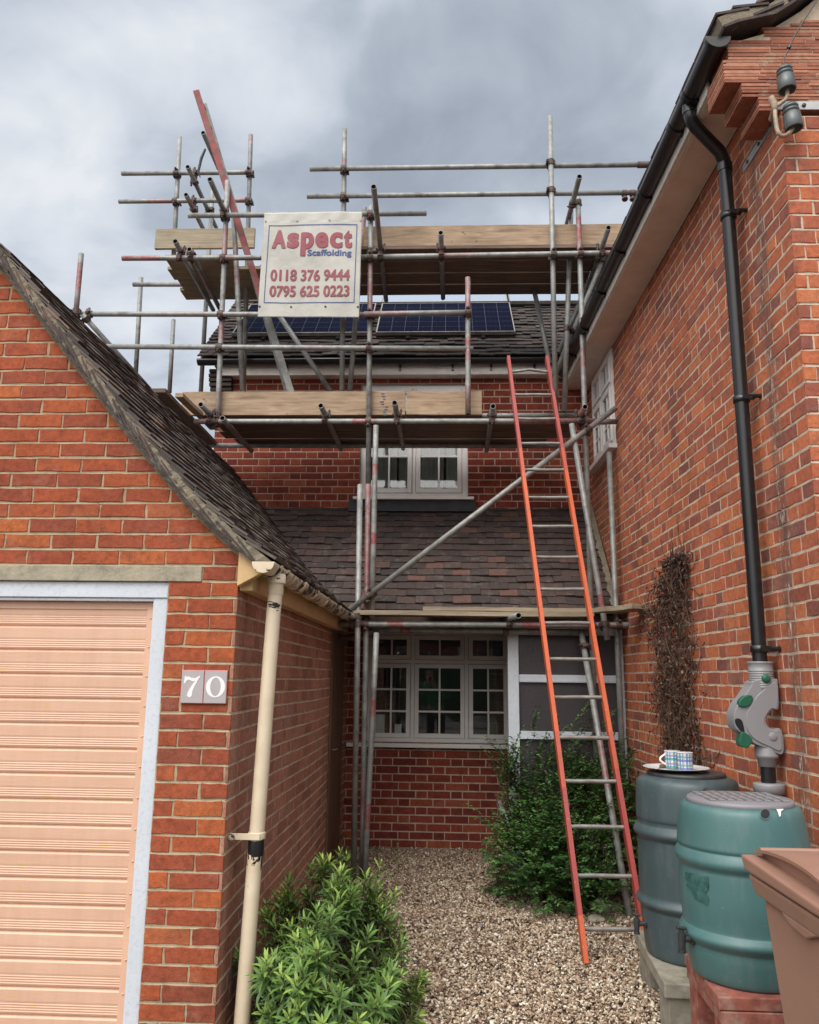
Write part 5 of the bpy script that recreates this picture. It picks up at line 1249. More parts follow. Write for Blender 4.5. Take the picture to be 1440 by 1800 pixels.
for z in (4.06, 3.02, 1.75):
    m = MB(); m.lathe([(.036, -.018), (.042, -.016), (.042, .016), (.036, .018)], wp(PX, PYL, z), 20); m.tube([wp(PX+.03, PYL-.06, z), wp(-.002, PYL-.06, z)], .011, 8); m.box((-.03, -.055, -.012), (.03, -.030, .012), Matrix.Translation(wp(PX+.02, PYL, z)) @ Matrix.Rotation(TW, 4, 'Z')); m.lathe([(.014, 0), (.014, .006)], n=10, M=Matrix.Translation(wp(-.006, PYL-.06, z)) @ Matrix.Rotation(RAD(90), 4, 'Y')); m.build('bracket', MT['black'], wd)
m = MB()
c = wp(PX, PYL, 0); c = (c.x, c.y, 0)
prf = [(.054, 1.545), (.056, 1.55)]
for k in range(8): z = 1.565+k*.011; prf += [(.056, z), (.0585, z+.003), (.0585, z+.006), (.056, z+.008)]
prf += [(.057, 1.68), (.060, 1.683), (.060, 1.690), (.040, 1.690)]
m.lathe(prf, c, 32); dv = m.build('diverter', MGreyP, wd)
outl = [(575, 600), (600, 560), (750, 545), (768, 580), (775, 755), (735, 765), (700, 800), (682, 850), (700, 890), (740, 908), (795, 915), (806, 1085), (700, 1050), (600, 1010), (535, 955), (470, 905), (452, 850), (455, 790), (480, 730), (520, 680)]
def closed(P, n=4):
    N_ = len(P); out = []
    for i in range(N_):
        p0, p1, p2, p3 = P[i-1], P[i], P[(i+1) % N_], P[(i+2) % N_]
        for k in range(n):
            t = k/n; out.append(tuple(.5*(2*p1[c]+(p2[c]-p0[c])*t+(2*p0[c]-5*p1[c]+4*p2[c]-p3[c])*t*t+(3*p1[c]-p0[c]-3*p2[c]+p3[c])*t**3) for c in (0, 1)))
    return out
V2 = [wf(1180+x/4.092, 1060+y/4.092, PYL-.05) for x, y in closed(outl)]
m = MB(); m.prism([wp(p.x, PYL-.05, p.z) for p in V2], wp(0, .1, 0)-wp(0, 0, 0)); m.build('diverter_housing', MGreyP, dv, .006, 3)
inl = [(760, 570), (765, 750), (725, 760), (690, 800), (672, 850), (690, 900), (735, 920), (785, 925), (793, 1060), (700, 1030), (610, 985), (560, 930), (540, 870), (545, 800), (580, 730), (640, 650)]
V3 = [wf(1180+x/4.092, 1060+y/4.092, PYL-.057) for x, y in closed(inl)]
m = MB(); m.prism([wp(p.x, PYL-.057, p.z) for p in V3], wp(0, .02, 0)-wp(0, 0, 0)); m.build('cover_plate', MGreyP, dv, .003, 3)
def wpoly(name, pts, d, th, mat, par, bev=.003):
    V = [wf(1180+x/4.092, 1060+y/4.092, d) for x, y in closed(pts, 3)]; m = MB(); m.prism([wp(p.x, d, p.z) for p in V], wp(0, th, 0)-wp(0, 0, 0)); return m.build(name, mat, par, bev, 2)
wpoly('flow_window', [(500, 690), (530, 668), (575, 662), (592, 690), (570, 735), (535, 750), (492, 742), (488, 715)], PYL-.0615, .03, MGreen, dv, .005)
wpoly('lever', [(515, 925), (585, 975), (560, 1040), (520, 1038), (492, 1020), (495, 975)], PYL-.06, .05, MGreen, dv, .004)
wpoly('spout_mouth', [(462, 832), (500, 835), (520, 870), (530, 940), (495, 915), (465, 870)], PYL-.054, .03, MT['black'], dv, .003)
pk = wf(1180+686/4.092, 1060+545/4.092, PYL-.06); m = MB(); m.lathe(smoothprof([(.001, .014), (.014, .012), (.0205, .004), (.0205, -.006)], 3), n=24, M=Matrix.Translation(wp(pk.x, PYL-.055, pk.z)) @ Matrix.Rotation(RAD(90), 4, 'X')); m.build('knob', MGreen, dv)
pk = wf(1180+735/4.092, 1060+962/4.092, PYL-.06); m = MB(); m.lathe([(.001, .004), (.018, .004), (.020, .002), (.020, -.004)], n=24, M=Matrix.Translation(wp(pk.x, PYL-.0565, pk.z)) @ Matrix.Rotation(RAD(90), 4, 'X')); m.build('button', MGreyP, dv)
m = MB(); m.lathe([(.050, 1.37), (.052, 1.36), (.052, 1.262), (.054, 1.258), (.054, 1.246), (.042, 1.240), (.042, 1.205), (.036, 1.203)], c, 32); m.build('lower_socket', MGreyP, dv)
m = MB(); m.lathe([(.0335, 1.24), (.0335, .02)], c, 20); m.build('lower_pipe', MT['black'], wd)
m = MB(); m.lathe([(.034, 1.130), (.068, 1.128), (.070, 1.122), (.070, 1.082), (.034, 1.08)], c, 32); m.build('collar', MGreyP, wd)
base_at(wd, tuple(wp(PX, PYL, 0)))
# ------------------------------------------------------------------ overhead line insulators and straps on the wing corner
ins = empty('insulator_bracket', (0, 0, 0)); tag(ins, 'bent rusty bracket carrying two grey line insulators on the gable corner', 'insulator bracket')
IY = -.09
def wi(x, y, d=IY): p = wf(1240+x/6.925, y/6.925, d); return WM @ Vector((p.x, d, p.z))
MRust = plain('rusty_bracket', (.40, .31, .22), .6, .2, var=.35, vscale=30, bump=.3, dirt=(.22, .12, .07), dscale=20)
m = MB(); m.tube([wi(850, 1300), wi(850, 1400), wi(870, 1560), wi(890, 1620), wi(930, 1655), wi(980, 1650), wi(1030, 1610), wi(1062, 1560)], .010, 12); m.tube([wi(860, 1290), wi(920, 1255), wi(975, 1215), wi(1000, 1160), wi(1000, 1090)], .0095, 12)
m.tube([wi(800, 1180), wi(830, 1250), wi(850, 1330)], [.015, .017, .012], 12); m.tube([wi(850, 1285), wi(850, 1285)+Vector((.02, .10, .0))], .012, 10); m.build('bracket', MRust, ins)
MIns = plain('grey_insulator', (.085, .10, .105), .3, var=.06, bump=0)
for (a, b) in (((962, 845), (1000, 1100)), ((1032, 1300), (1085, 1570))):
    p = wi(*a); q = wi(*b); d = (q-p); L = d.length; Mx = Matrix.Translation(p) @ d.to_track_quat('Z', 'Y').to_matrix().to_4x4(); k = L/.19; r = .040
    m = MB(); m.lathe([(.001, -.012), (r*.74, -.008), (r*.90, .004), (r*.90, L*.08), (r*.76, L*.11), (r*.76, L*.15), (r*.93, L*.18), (r*.93, L*.25), (r*.80, L*.28), (r*.80, L*.32), (r*.97, L*.36), (r*1.02, L*.98), (r*.98, L), (r*.86, L*.99), (r*.84, L*.8), (r*.2, L*.7)], n=28, M=Mx); m.build('insulator', MIns, ins)
base_at(ins, tuple(wi(850, 1300)))
wire = MB(); pts = [wi(940, 830), wi(960, 720), wi(1020, 575), wi(1090, 430), wi(1200, 250), wi(1290, 110), wi(1350, 20), wi(1420, -120)]
wire.tube(pts, .0035, 6); wire.tube([wi(1012, 590), wi(1030, 560)], .009, 8); o = wire.build('cable', MT['black']); tag(o, 'thin dark cable running up the gable from the top insulator', 'cable')
MStrap = plain('galvanised_strap', (.42, .43, .43), .45, .5, var=.15, vscale=20, bump=.15)
def strap(name, p0, p1, label, n, side):
    root = empty(name, (0, 0, 0)); tag(root, label, 'metal strap'); m = MB(); a, b = p0, p1
    if side == 'w': m.box((-.006, b, a[2]-.022), (-.001, a[1], a[2]+.022), WM)
    else: m.box((a[0], -.008, a[2]-.022), (b, -.003, a[2]+.022), WM)
    m.build('bar', MStrap, root, .001)
    for k in range(n):
        t = (k+.5)/n; m = MB()
        if side == 'w': c_ = wp(-.006, b+(a[1]-b)*t, a[2]); M_ = Matrix.Translation(c_) @ Matrix.Rotation(RAD(-90), 4, 'Y')
        else: c_ = wp(a[0]+(b-a[0])*t, -.008, a[2]); M_ = Matrix.Translation(c_) @ Matrix.Rotation(RAD(90), 4, 'X')
        m.lathe([(.010, 0), (.010, .006), (.003, .008)], n=8, M=M_); m.build('bolt', MT['coupler'], root)
sp = wl(1330, 252, 0); strap('metal_strap', (0, .47, 4.300), .03, 'short galvanised strap on the side wall behind the insulators', 3, 'w')
sp = wf(1400, 187, 0); strap('metal_strap', (-.02, 0, sp.z), .75, 'long galvanised strap across the gable wall by the insulators', 3, 'f')
# ------------------------------------------------------------------ house number
num = empty('house_number', (0, 0, 0)); tag(num, 'grey tile plaque reading 70 beside the garage door', 'house number')
nx0, nx1, nz0, nz1 = -1.205, -.992, 1.468, 1.617
MNum = plain('plaque_glaze', (.42, .39, .40), .3, var=.04, bump=0); MEdge = plain('plaque_edge', (.55, .22, .20), .5, bump=0)
for k in (0, 1):
    a = nx0+(nx1-nx0)*k/2+.0006; b = nx0+(nx1-nx0)*(k+1)/2-.0006
    m = MB(); m.box((a, GY-.012, nz0), (b, GY-.002, nz1)); m.build('tile', MEdge, num, .002)
    m = MB(); m.box((a+.0025, GY-.0135, nz0+.003), (b-.0025, GY-.012, nz1-.003)); m.build('glaze', MNum, num)
MW = plain('white_numeral', (.80, .80, .80), .35, bump=0, var=.02)
def num2(pts, ox, name):
    m = MB(); m.prism([(ox+x*.001, GY-.0135, nz0+.028+y*.001) for x, y in pts], (0, -.0012, 0)); return m.build(name, MW, num)
seven = [(6, 88), (9, 96), (14, 90), (24, 92), (38, 86), (52, 84), (62, 88), (74, 96), (78, 93), (66, 72), (54, 48), (46, 26), (44, 6), (38, -1), (28, 0), (22, 6), (24, 20), (34, 40), (48, 62), (56, 72), (44, 70), (30, 76), (20, 76), (13, 68), (9, 60), (4, 62)]
num2(seven, nx0+.010, 'numeral_seven')
V = []; F = []; n = 40; cx = nx0+(nx1-nx0)*.755; cz = nz0+.075
for i in range(n):
    q = 2*math.pi*i/n; V += [(cx+.044*math.cos(q), GY-.0145, cz+.047*math.sin(q)), (cx+.024*math.cos(q), GY-.0145, cz+.041*math.sin(q)), (cx+.044*math.cos(q), GY-.0135, cz+.047*math.sin(q)), (cx+.024*math.cos(q), GY-.0135, cz+.041*math.sin(q))]
for i in range(n):
    a = 4*i; b = 4*((i+1) % n); F += [(a, a+1, b+1, b), (a, b, b+2, a+2), (a+1, a+3, b+3, b+1)]
mesh('numeral_zero', V, F, MW, num)
base_at(num, (-1.1, GY, nz0))
# ------------------------------------------------------------------ foliage
class Leaves:
    def __init__(s): s.V = []; s.F = []; s.T = []
    def add(s, p, d, nrm, L, w, tone, droop=.25):
        d = d.normalized(); sdv = d.cross(nrm); sdv = sdv.normalized() if sdv.length > 1e-4 else d.orthogonal().normalized(); n = sdv.cross(d).normalized()
        k = len(s.V); a = p+d*L*.33-n*L*droop*.08; b = p+d*L*.68-n*L*droop*.35; t = p+d*L*.97-n*L*droop
        s.V += [p, a+sdv*w*.42+n*w*.12, a, a-sdv*w*.42+n*w*.12, b+sdv*w*.40+n*w*.1, b, b-sdv*w*.40+n*w*.1, t]
        s.F += [(k, k+2, k+1), (k, k+3, k+2), (k+1, k+2, k+5, k+4), (k+2, k+3, k+6, k+5), (k+4, k+5, k+7), (k+5, k+6, k+7)]; s.T += [tone]*6
    def build(s, name, mat, parent): o = mesh(name, s.V, s.F, mat, parent, smooth=True); settone(o, s.T); return o
def rdir(R): 
    v = Vector((R.gauss(0, 1), R.gauss(0, 1), R.gauss(0, 1))); return v.normalized()
def left_bush():
    R = random.Random(77); root = empty('leafy_bush', (0, 0, 0)); tag(root, 'bright green bush with whorled narrow leaves beside the garage wall', 'bush')
    Lv = Leaves(); st = MB(); C0 = Vector((-.54, 4.20, .0))
    spec = []
    cl = []
    for i in range(64):
        a = R.uniform(0, 2*math.pi); e = math.asin(R.uniform(.02, 1.0)); cl.append((a, e, R.uniform(.70, 1.12)))
    for i in range(265):
        a, e, sh = R.choice(cl); a += R.gauss(0, .13); e += R.gauss(0, .09); sh += R.gauss(0, .04)
        tip = C0+Vector((.375*math.cos(e)*math.cos(a)*sh, .74*math.cos(e)*math.sin(a)*sh, .60*math.sin(e)*sh+.04))
        if R.random() < .3: tip.z += R.uniform(-.06, .08)
        if tip.y < 4.02 and tip.x < -.76: tip.x = -.76+R.random()*.05
        if tip.x < -.94: tip.x = -.94+R.random()*.03
        spec.append(tip)
    for tip in spec:
        basep = C0+Vector(((tip.x-C0.x)*.25+R.uniform(-.05, .05), (tip.y-C0.y)*.35+R.uniform(-.08, .08), 0))
        mid = basep.lerp(tip, .55)+Vector((0, 0, .06)); dirn = ((tip-mid).normalized()*.8+Vector((R.uniform(-.2, .2), R.uniform(-.2, .2), .65))).normalized()
        tip2 = tip+dirn*.03; st.tube([basep, mid, tip, tip2], [.005, .0035, .0025, .0012], 5, False)
        nl = R.randint(20, 30); ln = R.uniform(.09, .19); ph = R.uniform(0, 6); young = R.random()
        ax = dirn; s1_ = ax.orthogonal().normalized(); s2_ = ax.cross(s1_)
        for k in range(nl):
            t = k/nl; q = ph+k*2.4; rad = s1_*math.cos(q)+s2_*math.sin(q); p = tip2-ax*(ln*(1-t))+Vector((0, 0, 0))
            p = tip2.lerp(tip2-ax*ln, 1-t)
            el = .15+.75*t; d = (rad*(1-.55*t)+ax*el).normalized(); L = R.uniform(.055, .098)*(1-.45*max(0, t-.6)/.4)
            Lv.add(p, d, ax, L, L*R.uniform(.17, .22), min(1, max(0, .10+.30*t+(.55 if young > .55 else .18)*t*t+R.uniform(-.13, .13))), .42*(1-t)+.10)
    for k in range(1500):   # lower, older leaves inside
        a = R.uniform(0, 2*math.pi); r = math.sqrt(R.random())*.85; z = R.uniform(.04, .5)
        p = C0+Vector((.40*r*math.cos(a), .68*r*math.sin(a), z*math.sqrt(max(.05, 1-r*r)))); 
        if p.x < -.95: continue
        Lv.add(p, rdir(R)+Vector((0, 0, -.3)), rdir(R), R.uniform(.035, .06), .011, R.uniform(0, .3), .3)
    for k in range(110):
        a = R.uniform(0, 2*math.pi); r = R.random(); b0 = C0+Vector((.25*r*math.cos(a), .45*r*math.sin(a), 0)); st.tube([b0, b0+Vector((R.uniform(-.06, .06), R.uniform(-.06, .06), .2)), b0+Vector((.1*math.cos(a), .15*math.sin(a), R.uniform(.3, .48)))], [.006, .0045, .002], 5, False)
    st.build('stems', MT['stem'], root); Lv.build('foliage', MT['leaf_l'], root); base_at(root, tuple(C0))
left_bush()
def dark_shrub():
    R = random.Random(12); root = empty('evergreen_shrub', (0, 0, 0)); tag(root, 'dark evergreen shrub sprawling behind the orange ladder', 'shrub')
    Lv = Leaves(); st = MB()
    blobs = [((.70, 6.45, .24), (.28, .42, .30)), ((.88, 6.5, .30), (.34, .36, .34)), ((.68, 6.80, .44), (.17, .24, .28)), ((.90, 6.85, .55), (.36, .24, .40)), ((1.20, 6.75, .42), (.24, .34, .42)), ((.58, 6.65, .25), (.20, .32, .28)), ((1.0, 6.25, .13), (.25, .2, .16))]
    def spray(p, d, L, n, gr=.0, lw=1.0):
        pts = [p]; cur = p.copy(); dd = d.normalized()
        for k in range(5): dd = (dd+Vector((R.uniform(-.18, .18), R.uniform(-.18, .18), R.uniform(-.1, .12)-gr))).normalized(); cur = cur+dd*L/5; pts.append(cur.copy())
        st.tube(pts, [.0035, .003, .0025, .002, .0015, .0008], 4, False); ton = R.uniform(.20, .85)
        for k in range(n):
            t = (k+.5)/n; i = min(4, int(t*5)); a, b = pts[i], pts[i+1]; q = a.lerp(b, t*5-i); ax = (b-a).normalized(); s_ = ax.cross(Vector((0, 0, 1)))
            s_ = s_.normalized() if s_.length > .1 else ax.orthogonal().normalized()
            sg = 1 if k % 2 else -1; ld = (s_*sg+ax*.6+rdir(R)*.35).normalized(); Lv.add(q, ld, Vector((0, 0, 1))+rdir(R)*.5, R.uniform(.026, .046)*lw, R.uniform(.014, .021)*lw, min(1, max(0, ton+R.uniform(-.2, .25))), .15)
    for (c, s) in blobs:
        n = int(2500*s[0]*s[2]*2)
        for k in range(n):
            dv_ = rdir(R); 
            if dv_.y > .55: continue
            if dv_.z < -.6: continue
            f = R.uniform(.70, 1.12) if R.random() < .75 else R.uniform(.4, .8)
            f *= 1+.16*math.sin(dv_.x*7+c[0]*9)*math.sin(dv_.z*6+c[1]*5)
            if math.sin(dv_.x*11+c[0]*31)*math.sin(dv_.z*9+c[2]*17) > .62: continue
            p = Vector(c)+Vector((dv_.x*s[0]*f, dv_.y*s[1]*f, dv_.z*s[2]*f))
            if p.z < .02 or p.y > 7.12: continue
            spray(p, dv_+Vector((R.uniform(-.4, .4), -.15, R.uniform(-.2, .6))), R.uniform(.08, .20), R.randint(9, 16), .03)
    for k in range(90):    # long arching sprays reaching up in front of the glass
        x = R.choice([.50, .56, .75, .98, 1.05, 1.12, 1.3]); b0 = Vector((x+R.uniform(-.06, .06), R.uniform(6.8, 7.05), R.uniform(.6, .88))); spray(b0, Vector((R.uniform(-.5, .4), -.12, 1)), R.uniform(.15, .42), R.randint(16, 28), .10)
    for (x, y) in ((868, 1325), (905, 1345), (878, 1380), (950, 1300), (1010, 1300), (1100, 1290), (832, 1410), (866, 1436), (900, 1300), (935, 1240), (990, 1260), (1045, 1255), (1080, 1250), (1040, 1230), (1120, 1330)):
        t_ = at(x, y, 6.95); b0 = Vector((t_.x*.6+.75*.4, 6.95, t_.z-.25))
        for k in range(4): spray(b0.lerp(t_, k/5), (t_-b0)+rdir(R)*.12, (t_-b0).length*.5, 16, .04)
    for k in range(26): a = R.uniform(-.5, .5); st.tube([(.85+a*.3, 6.9, 0), (.85+a*.7, 6.85, .3), (.85+a, 6.8+R.uniform(-.1, .1), .7)], [.010, .008, .004], 6, False)
    st.build('branches', MT['stem'], root); Lv.build('foliage', MT['leaf_d'], root); base_at(root, (.85, 6.9, 0))
    # small clump by the far corner of the wall
    r2 = empty('evergreen_sapling', (0, 0, 0)); tag(r2, 'small green sapling between the right post and the slate water butt', 'sapling')
    Lv = Leaves(); st = MB()
    for k in range(40):
        b0 = Vector((1.42+R.uniform(-.06, .05), 6.7+R.uniform(-.1, .1), R.uniform(.3, 1.0))); spray(b0, Vector((R.uniform(-.6, .3), -.4, .6)), R.uniform(.08, .2), 14, .05, 1.1)
    st.tube([(1.43, 6.75, 0), (1.42, 6.72, .5), (1.43, 6.7, 1.1)], [.01, .008, .003], 6); st.build('branches', MT['stem'], r2); Lv.build('foliage', MT['leaf_d'], r2); base_at(r2, (1.43, 6.75, 0))
dark_shrub()
def climber():
    R = random.Random(31); root = empty('dead_climber', (0, 0, 0)); tag(root, 'dead brown climber clinging to the right brick wall', 'climber')
    Lv = Leaves(); st = MB()
    def width(z):   # (ly0, ly1) covered by the plant at height z, wing-local
        if z > 2.0: k = (z-2.0)/.42; return (1.70+.0*k, 2.62-.72*k+.1*math.sin(z*40))
        if z > 1.3: return (1.64+.06*math.sin(z*9), 2.38+.12*math.sin(z*14))
        return (1.60, 2.30)
    for k in range(760):
        z = R.uniform(.5, 2.38); a, b = width(z); y = R.uniform(a, b); x = -R.uniform(.005, .05+.05*R.random()); p = Vector((x, y, z)); pts = [WM @ p]; d = Vector((0, R.uniform(-.5, .5), R.uniform(-1, 1)))
        for i in range(R.randint(3, 6)):
            d = (d+Vector((R.uniform(-.3, .25), R.uniform(-.6, .6), R.uniform(-.5, .5)))).normalized(); p = p+d*R.uniform(.025, .06); p.x = min(-.004, max(-.12, p.x)); pts.append(WM @ p)
        st.tube(pts, R.uniform(.0012, .0032), 4, False)
    for k in range(22):
        y = R.uniform(1.85, 2.25); p = Vector((-.03, y, .05)); pts = [WM @ p]; dy = R.uniform(-.03, .03)
        for i in range(R.randint(11, 17)): p = p+Vector((R.uniform(-.014, .014), dy+R.uniform(-.045, .045), .13)); p.x = min(-.010, max(-.09, p.x)); p.y = max(1.6, p.y); pts.append(WM @ p)
        st.tube(pts, [R.uniform(.005, .009)*(1-.8*i/len(pts)) for i in range(len(pts))], 6, False)
    for k in range(46):     # stray shoots reaching out from the mass
        z = R.choice((R.uniform(1.9, 2.4), R.uniform(.8, 2.0))); a, b = width(z); left = R.random() < .75; p = Vector((-.02, b-.1 if left else a+.05, z)); pts = [WM @ p]; d = Vector((0, (1 if left else -.5), R.uniform(-.5, .7)))
        for i in range(R.randint(5, 9)):
            d = (d+Vector((R.uniform(-.15, .15), R.uniform(-.4, .5), R.uniform(-.4, .3)))).normalized(); p = p+d*.045; p.x = min(-.006, max(-.10, p.x)); pts.append(WM @ p)
            if i > 1 and R.random() < .8: Lv.add(WM @ p, rdir(R), rdir(R), R.uniform(.016, .030), .012, R.random(), .5)
        st.tube(pts, .002, 4, False)
    for k in range(4200):
        z = 2.40-2.0*R.random()**1.5*.95; a, b = width(z); y = R.uniform(a, b) if R.random() < .93 else R.uniform(b, b+.22); p = WM @ Vector((-R.uniform(.01, .10), y, z))
        Lv.add(p, rdir(R)+Vector((0, 0, -.4)), rdir(R), R.uniform(.016, .034), R.uniform(.008, .016), R.random()**1.5, R.uniform(.2, .7))
    st.build('stems', MT['stem'], root); Lv.build('dry_leaves', MT['leaf_b'], root); base_at(root, tuple(wp(-.03, 2.1, 0)))
climber()
for k in range(9):
    z = 2.405-k*.1525; y = 1.765-.006*k; m = MB(); c_ = wp(-.02, y, z); m.tube([wp(0.002, y, z), wp(-.018, y, z)], .003, 6)
    ring = [c_+Vector((0, 0, 0))+Vector((math.cos(q)*.011, 0, math.sin(q)*.011)) for q in [2*math.pi*i/12 for i in range(13)]]
    m.tube(ring, .0032, 6, False); o = m.build('vine_eye', MStrap); tag(o, ('topmost', 'second from the top', 'third from the top', 'fourth from the top', 'middle', 'fourth from the bottom', 'third from the bottom', 'second from the bottom', 'bottom')[k]+' metal vine eye in the column beside the dead climber', 'vine eye', 'vine eyes in a column up the right wall')
# little weed in the gravel
m = MB(); Lv = Leaves(); R = random.Random(6); b0 = at(692, 1555, 6.4); b0 = Vector((atz(695, 1560, 0).x, atz(695, 1560, 0).y, 0)); m.tube([b0, b0+Vector((.01, 0, .12)), b0+Vector((.02, 0, .34))], [.003, .002, .001], 5)
for k in range(18): Lv.add(b0+Vector((.02*k/18, 0, .02+.3*k/18)), rdir(R)+Vector((0, 0, .6)), Vector((0, 0, 1)), .03, .008, .6)
wr_ = empty('weed', (0, 0, 0)); tag(wr_, 'thin dry weed stalk standing in the gravel by the scaffold poles', 'weed'); m.build('stalk', MT['board'], wr_); Lv.build('leaves', MT['leaf_l'], wr_); base_at(wr_, tuple(b0))
# soil bed and stones under the shrub
V = []; F = []; n = 28; R = random.Random(3)
for r in range(7):
    for i in range(n):
        q = 2*math.pi*i/n; rr = (r/6)*(1+.12*math.sin(3*q)+.06*math.sin(7*q)); V.append((.98+.48*rr*math.cos(q), 6.72+.68*rr*math.sin(q), .035*(1-(r/6)**2)-.006+R.uniform(-.006, .006)*(r < 6)))
for r in range(6):
    for i in range(n): F.append((r*n+i, r*n+(i+1) % n, (r+1)*n+(i+1) % n, (r+1)*n+i))
o = mesh('soil_bed', V, F, MT['soil'], smooth=True); tag(o, kind='structure')
for (x, y, s, lab) in ((1.13, 6.28, .13, 'flat grey stone at the edge of the shrub by the raking pole'), (1.02, 5.98, .07, 'small brown stone lying at the edge of the shrub bed')):
    bm = bmesh.new(); bmesh.ops.create_icosphere(bm, subdivisions=3, radius=1)
    for v in bm.verts: k = 1+.12*math.sin(v.co.x*5+x)+.1*math.sin(v.co.y*7); v.co = Vector((v.co.x*s*k, v.co.y*s*.8*k, v.co.z*s*.35))
    me = bpy.data.meshes.new('stone'); bm.to_mesh(me); bm.free(); me.materials.append(MStone); o = link(bpy.data.objects.new('stone', me)); o.location = (x, y, .02); o.rotation_euler = (.05, .08, x*4); tag(o, lab, 'stone')
# ------------------------------------------------------------------ across the street (mirrored in the windows)
def street():
    R = random.Random(5)
    h = empty('roadside_hedge', (0, 0, 0)); tag(h, 'dark hedge across the road mirrored in the windows', 'hedge')
    Lv = Leaves(); m = MB(); m.box((-16, -20.6, 0), (16, -19.7, 2.2)); m.build('hedge_core', MT['leaf_d'], h); settone(h.children[0], [0.0]*6)
    for k in range(6000): Lv.add(Vector((R.uniform(-16, 16), -19.7+R.uniform(-.1, .25), R.uniform(.1, 2.5))), rdir(R), rdir(R), .14, .08, R.random()*.6)
    Lv.build('foliage', MT['leaf_d'], h)
    for i, (x, y, hh) in enumerate(((-6.5, -22, 9), (4.5, -23, 8), (10, -21, 9.5))):
        t = empty('bare_tree', (x, y, 0)); tag(t, ('bare tree left of the house across the road', 'bare tree in front of the house across the road', 'bare tree furthest right across the road')[i], 'tree', 'trees across the road')
        m = MB()
        def br(p, d, L, r, lv):
            q = p+d*L*.5+rdir(R)*L*.05; e = p+d*L; m.tube([p, q, e], [r, r*.8, r*.6], 6 if lv < 2 else 4, False)
            if lv >= 5: return
            for _ in range(3 if lv else 5): br(p.lerp(e, R.uniform(.55, 1)), (d+rdir(R)*.65+Vector((0, 0, .15))).normalized(), L*R.uniform(.6, .78), r*.55, lv+1)
        br(Vector((0, 0, 0)), Vector((0, 0, 1)), hh*.32, .16, 0); m.build('trunk', MT['stem'], t)
    hs = empty('opposite_house', (0, 0, 0)); tag(hs, 'brick house across the road mirrored in the windows', 'house')
    m = MB(); m.box((-4, -34, 0), (8, -27, 5)); o = m.build('wall', MT['brick_h'], hs); settone(o, [.4]*6)
    m = MB(); m.prism([(-4.5, -34.5, 4.9), (-4.5, -30.5, 8.2), (-4.5, -26.5, 4.9)], (13, 0, 0)); o = m.build('roof', MT['tile_dark'], hs); settone(o, [.4]*len(o.data.polygons))
    for x in (-2.8, .8, 4.6):
        for z in (.9, 3.1):
            m = MB(); m.box((x, -27.06, z), (x+1.6, -26.98, z+1.3)); f = m.build('window', MT['upvc'], hs); m = MB(); m.box((x+.1, -26.98, z+.1), (x+.76, -26.97, z+1.2)); m.box((x+.84, -26.98, z+.1), (x+1.5, -26.97, z+1.2)); m.build('pane', MT['room'], f)
street()
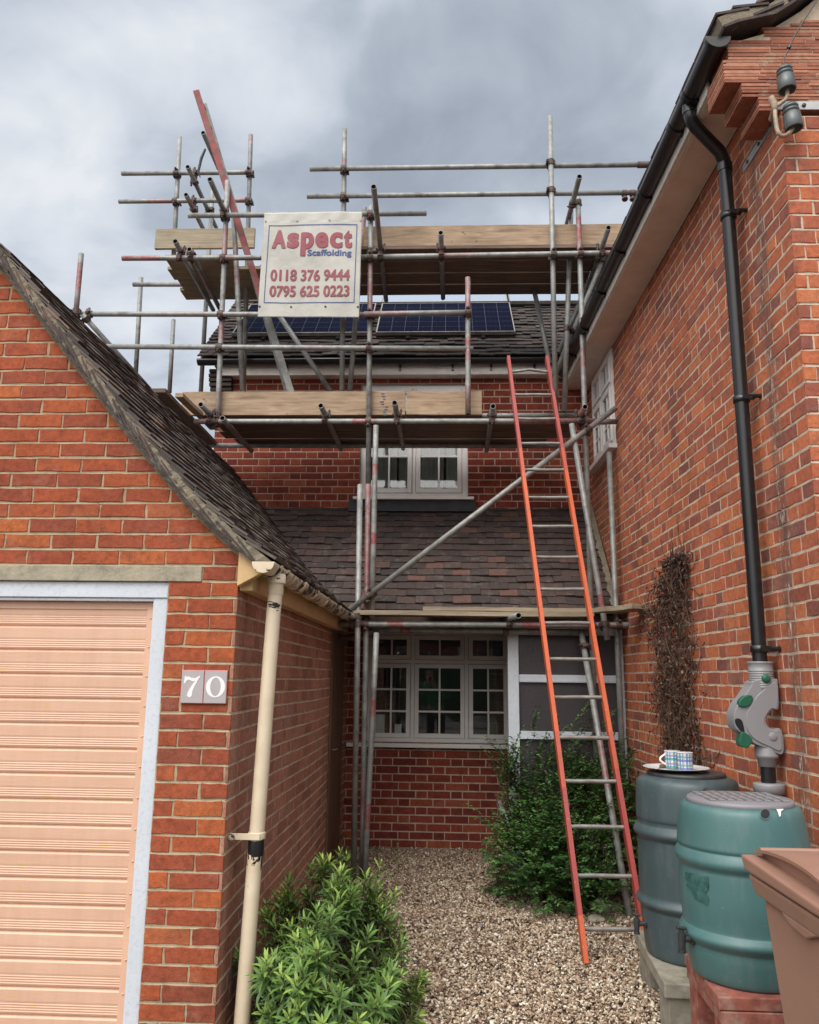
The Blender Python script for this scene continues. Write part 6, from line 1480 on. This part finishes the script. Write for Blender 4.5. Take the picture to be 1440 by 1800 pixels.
# ------------------------------------------------------------------ the photographer, mirrored in the ground-floor window
def person():
    root = empty('person', (0, -.42, 0)); tag(root, 'person in green jacket and dark trousers holding up a phone, mirrored in the window', 'person')
    skin = plain('skin', (.50, .29, .21), .5, bump=0); green = plain('green_jacket', (.02, .20, .07), .8, bump=.2); dark = plain('dark_trousers', (.03, .03, .045), .9, bump=0); hair = plain('brown_hair', (.05, .03, .02), .8, bump=.3)
    def skinmesh(name, J, E_, mat, sub=2):
        me = bpy.data.meshes.new(name); me.from_pydata([j[:3] for j in J], E_, []); o = link(bpy.data.objects.new(name, me), root)
        s = o.modifiers.new('skin', 'SKIN'); 
        if not me.skin_vertices: 
            pass
        for i, j in enumerate(J): me.skin_vertices[0].data[i].radius = (j[3], j[4] if len(j) > 4 else j[3])
        me.skin_vertices[0].data[0].use_root = True
        b = o.modifiers.new('sub', 'SUBSURF'); b.levels = sub; b.render_levels = sub; me.materials.append(mat); return o
    bpyv = bpy.context.view_layer
    def mk(name, J, E_, mat, sub=2):
        me = bpy.data.meshes.new(name); me.from_pydata([tuple(j[:3]) for j in J], E_, []); o = link(bpy.data.objects.new(name, me), root)
        bpyv.update()
        for x in bpy.context.selected_objects: x.select_set(False)
        bpyv.objects.active = o; o.modifiers.new('skin', 'SKIN')
        if len(me.skin_vertices) == 0:
            o.select_set(True); bpy.ops.object.modifier_remove(modifier='skin'); bpy.ops.object.modifier_add(type='SKIN')
        for i, j in enumerate(J): me.skin_vertices[0].data[i].radius = (j[3], j[4] if len(j) > 4 else j[3])
        me.skin_vertices[0].data[0].use_root = True; b = o.modifiers.new('sub', 'SUBSURF'); b.levels = sub; b.render_levels = sub; me.materials.append(mat); return o
    # body (skin): pelvis, spine, neck, head, arms, legs
    J = [(0, 0, .95, .15, .12), (0, 0, 1.12, .14, .10), (0, .0, 1.32, .17, .11), (0, 0, 1.45, .07, .06), (0, .01, 1.53, .055, .055), (0, .02, 1.62, .085, .095), (0, .015, 1.72, .07, .085),
         (.19, 0, 1.42, .055), (.27, .05, 1.20, .042), (.10, .30, 1.44, .032), (.07, .335, 1.50, .025), (-.19, 0, 1.42, .055), (-.27, .05, 1.20, .042), (-.10, .30, 1.44, .032), (-.07, .335, 1.50, .025),
         (.10, 0, .88, .09), (.11, .01, .48, .058), (.12, 0, .09, .04), (.13, .13, .04, .035), (-.10, 0, .88, .09), (-.11, .01, .48, .058), (-.12, 0, .09, .04), (-.13, .13, .04, .035)]
    E_ = [(0, 1), (1, 2), (2, 3), (3, 4), (4, 5), (5, 6), (2, 7), (7, 8), (8, 9), (9, 10), (2, 11), (11, 12), (12, 13), (13, 14), (0, 15), (15, 16), (16, 17), (17, 18), (0, 19), (19, 20), (20, 21), (21, 22)]
    mk('body', J, E_, skin)
    mk('jacket', [(0, 0, .90, .18, .15), (0, 0, 1.12, .17, .13), (0, 0, 1.34, .19, .135), (0, 0, 1.45, .10, .09), (.20, 0, 1.42, .07), (.275, .05, 1.20, .056), (.11, .285, 1.43, .043), (-.20, 0, 1.42, .07), (-.275, .05, 1.20, .056), (-.11, .285, 1.43, .043)], [(0, 1), (1, 2), (2, 3), (2, 4), (4, 5), (5, 6), (2, 7), (7, 8), (8, 9)], green)
    mk('trousers', [(0, 0, .93, .165, .135), (.10, 0, .84, .105), (.112, .01, .48, .075), (.12, 0, .11, .06), (-.10, 0, .84, .105), (-.112, .01, .48, .075), (-.12, 0, .11, .06)], [(0, 1), (1, 2), (2, 3), (0, 4), (4, 5), (5, 6)], dark)
    mk('hair', [(0, -.02, 1.66, .095, .09), (0, -.01, 1.745, .085, .09), (0, -.05, 1.58, .06, .05)], [(0, 1), (0, 2)], hair, 1)
    for s in (1, -1):       # hands: palm and five fingers closed on the phone
        Jh = [(s*.075, .33, 1.495, .022, .012), (s*.060, .355, 1.525, .024, .011)]; Eh = [(0, 1)]
        for f in range(4):
            z = 1.512+f*.017; k = len(Jh); Jh += [(s*.048, .385, z, .009), (s*.030, .398, z+.002, .008), (s*.012, .400, z+.002, .007)]; Eh += [(1, k), (k, k+1), (k+1, k+2)]
        k = len(Jh); Jh += [(s*.050, .365, 1.50, .010), (s*.030, .372, 1.515, .009)]; Eh += [(1, k), (k, k+1)]
        mk('hand', Jh, Eh, skin, 1)
    m = MB()
    for s in (1, -1): m.lathe(smoothprof([(.001, .006), (.011, .002), (.012, -.004)], 2), n=12, M=Matrix.Translation((s*.032, .108, 1.635)) @ Matrix.Rotation(RAD(-90), 4, 'X'))
    m.build('eyes', china, root)
    m = MB(); m.prism([(-.012, .10, 1.595), (.012, .10, 1.595), (.004, .10, 1.64), (-.004, .10, 1.64)], (0, .03, -.003)); m.build('nose', skin, root, .004)
    ph = MB(); ph.box((-.036, -.040, 1.50), (.036, -.032, 1.645)); o = ph.build('phone', MT['black'], None, .003); tag(o, 'black phone held up in front of the photographer', 'phone')
person()
for nm in ('Cube',):
    pass
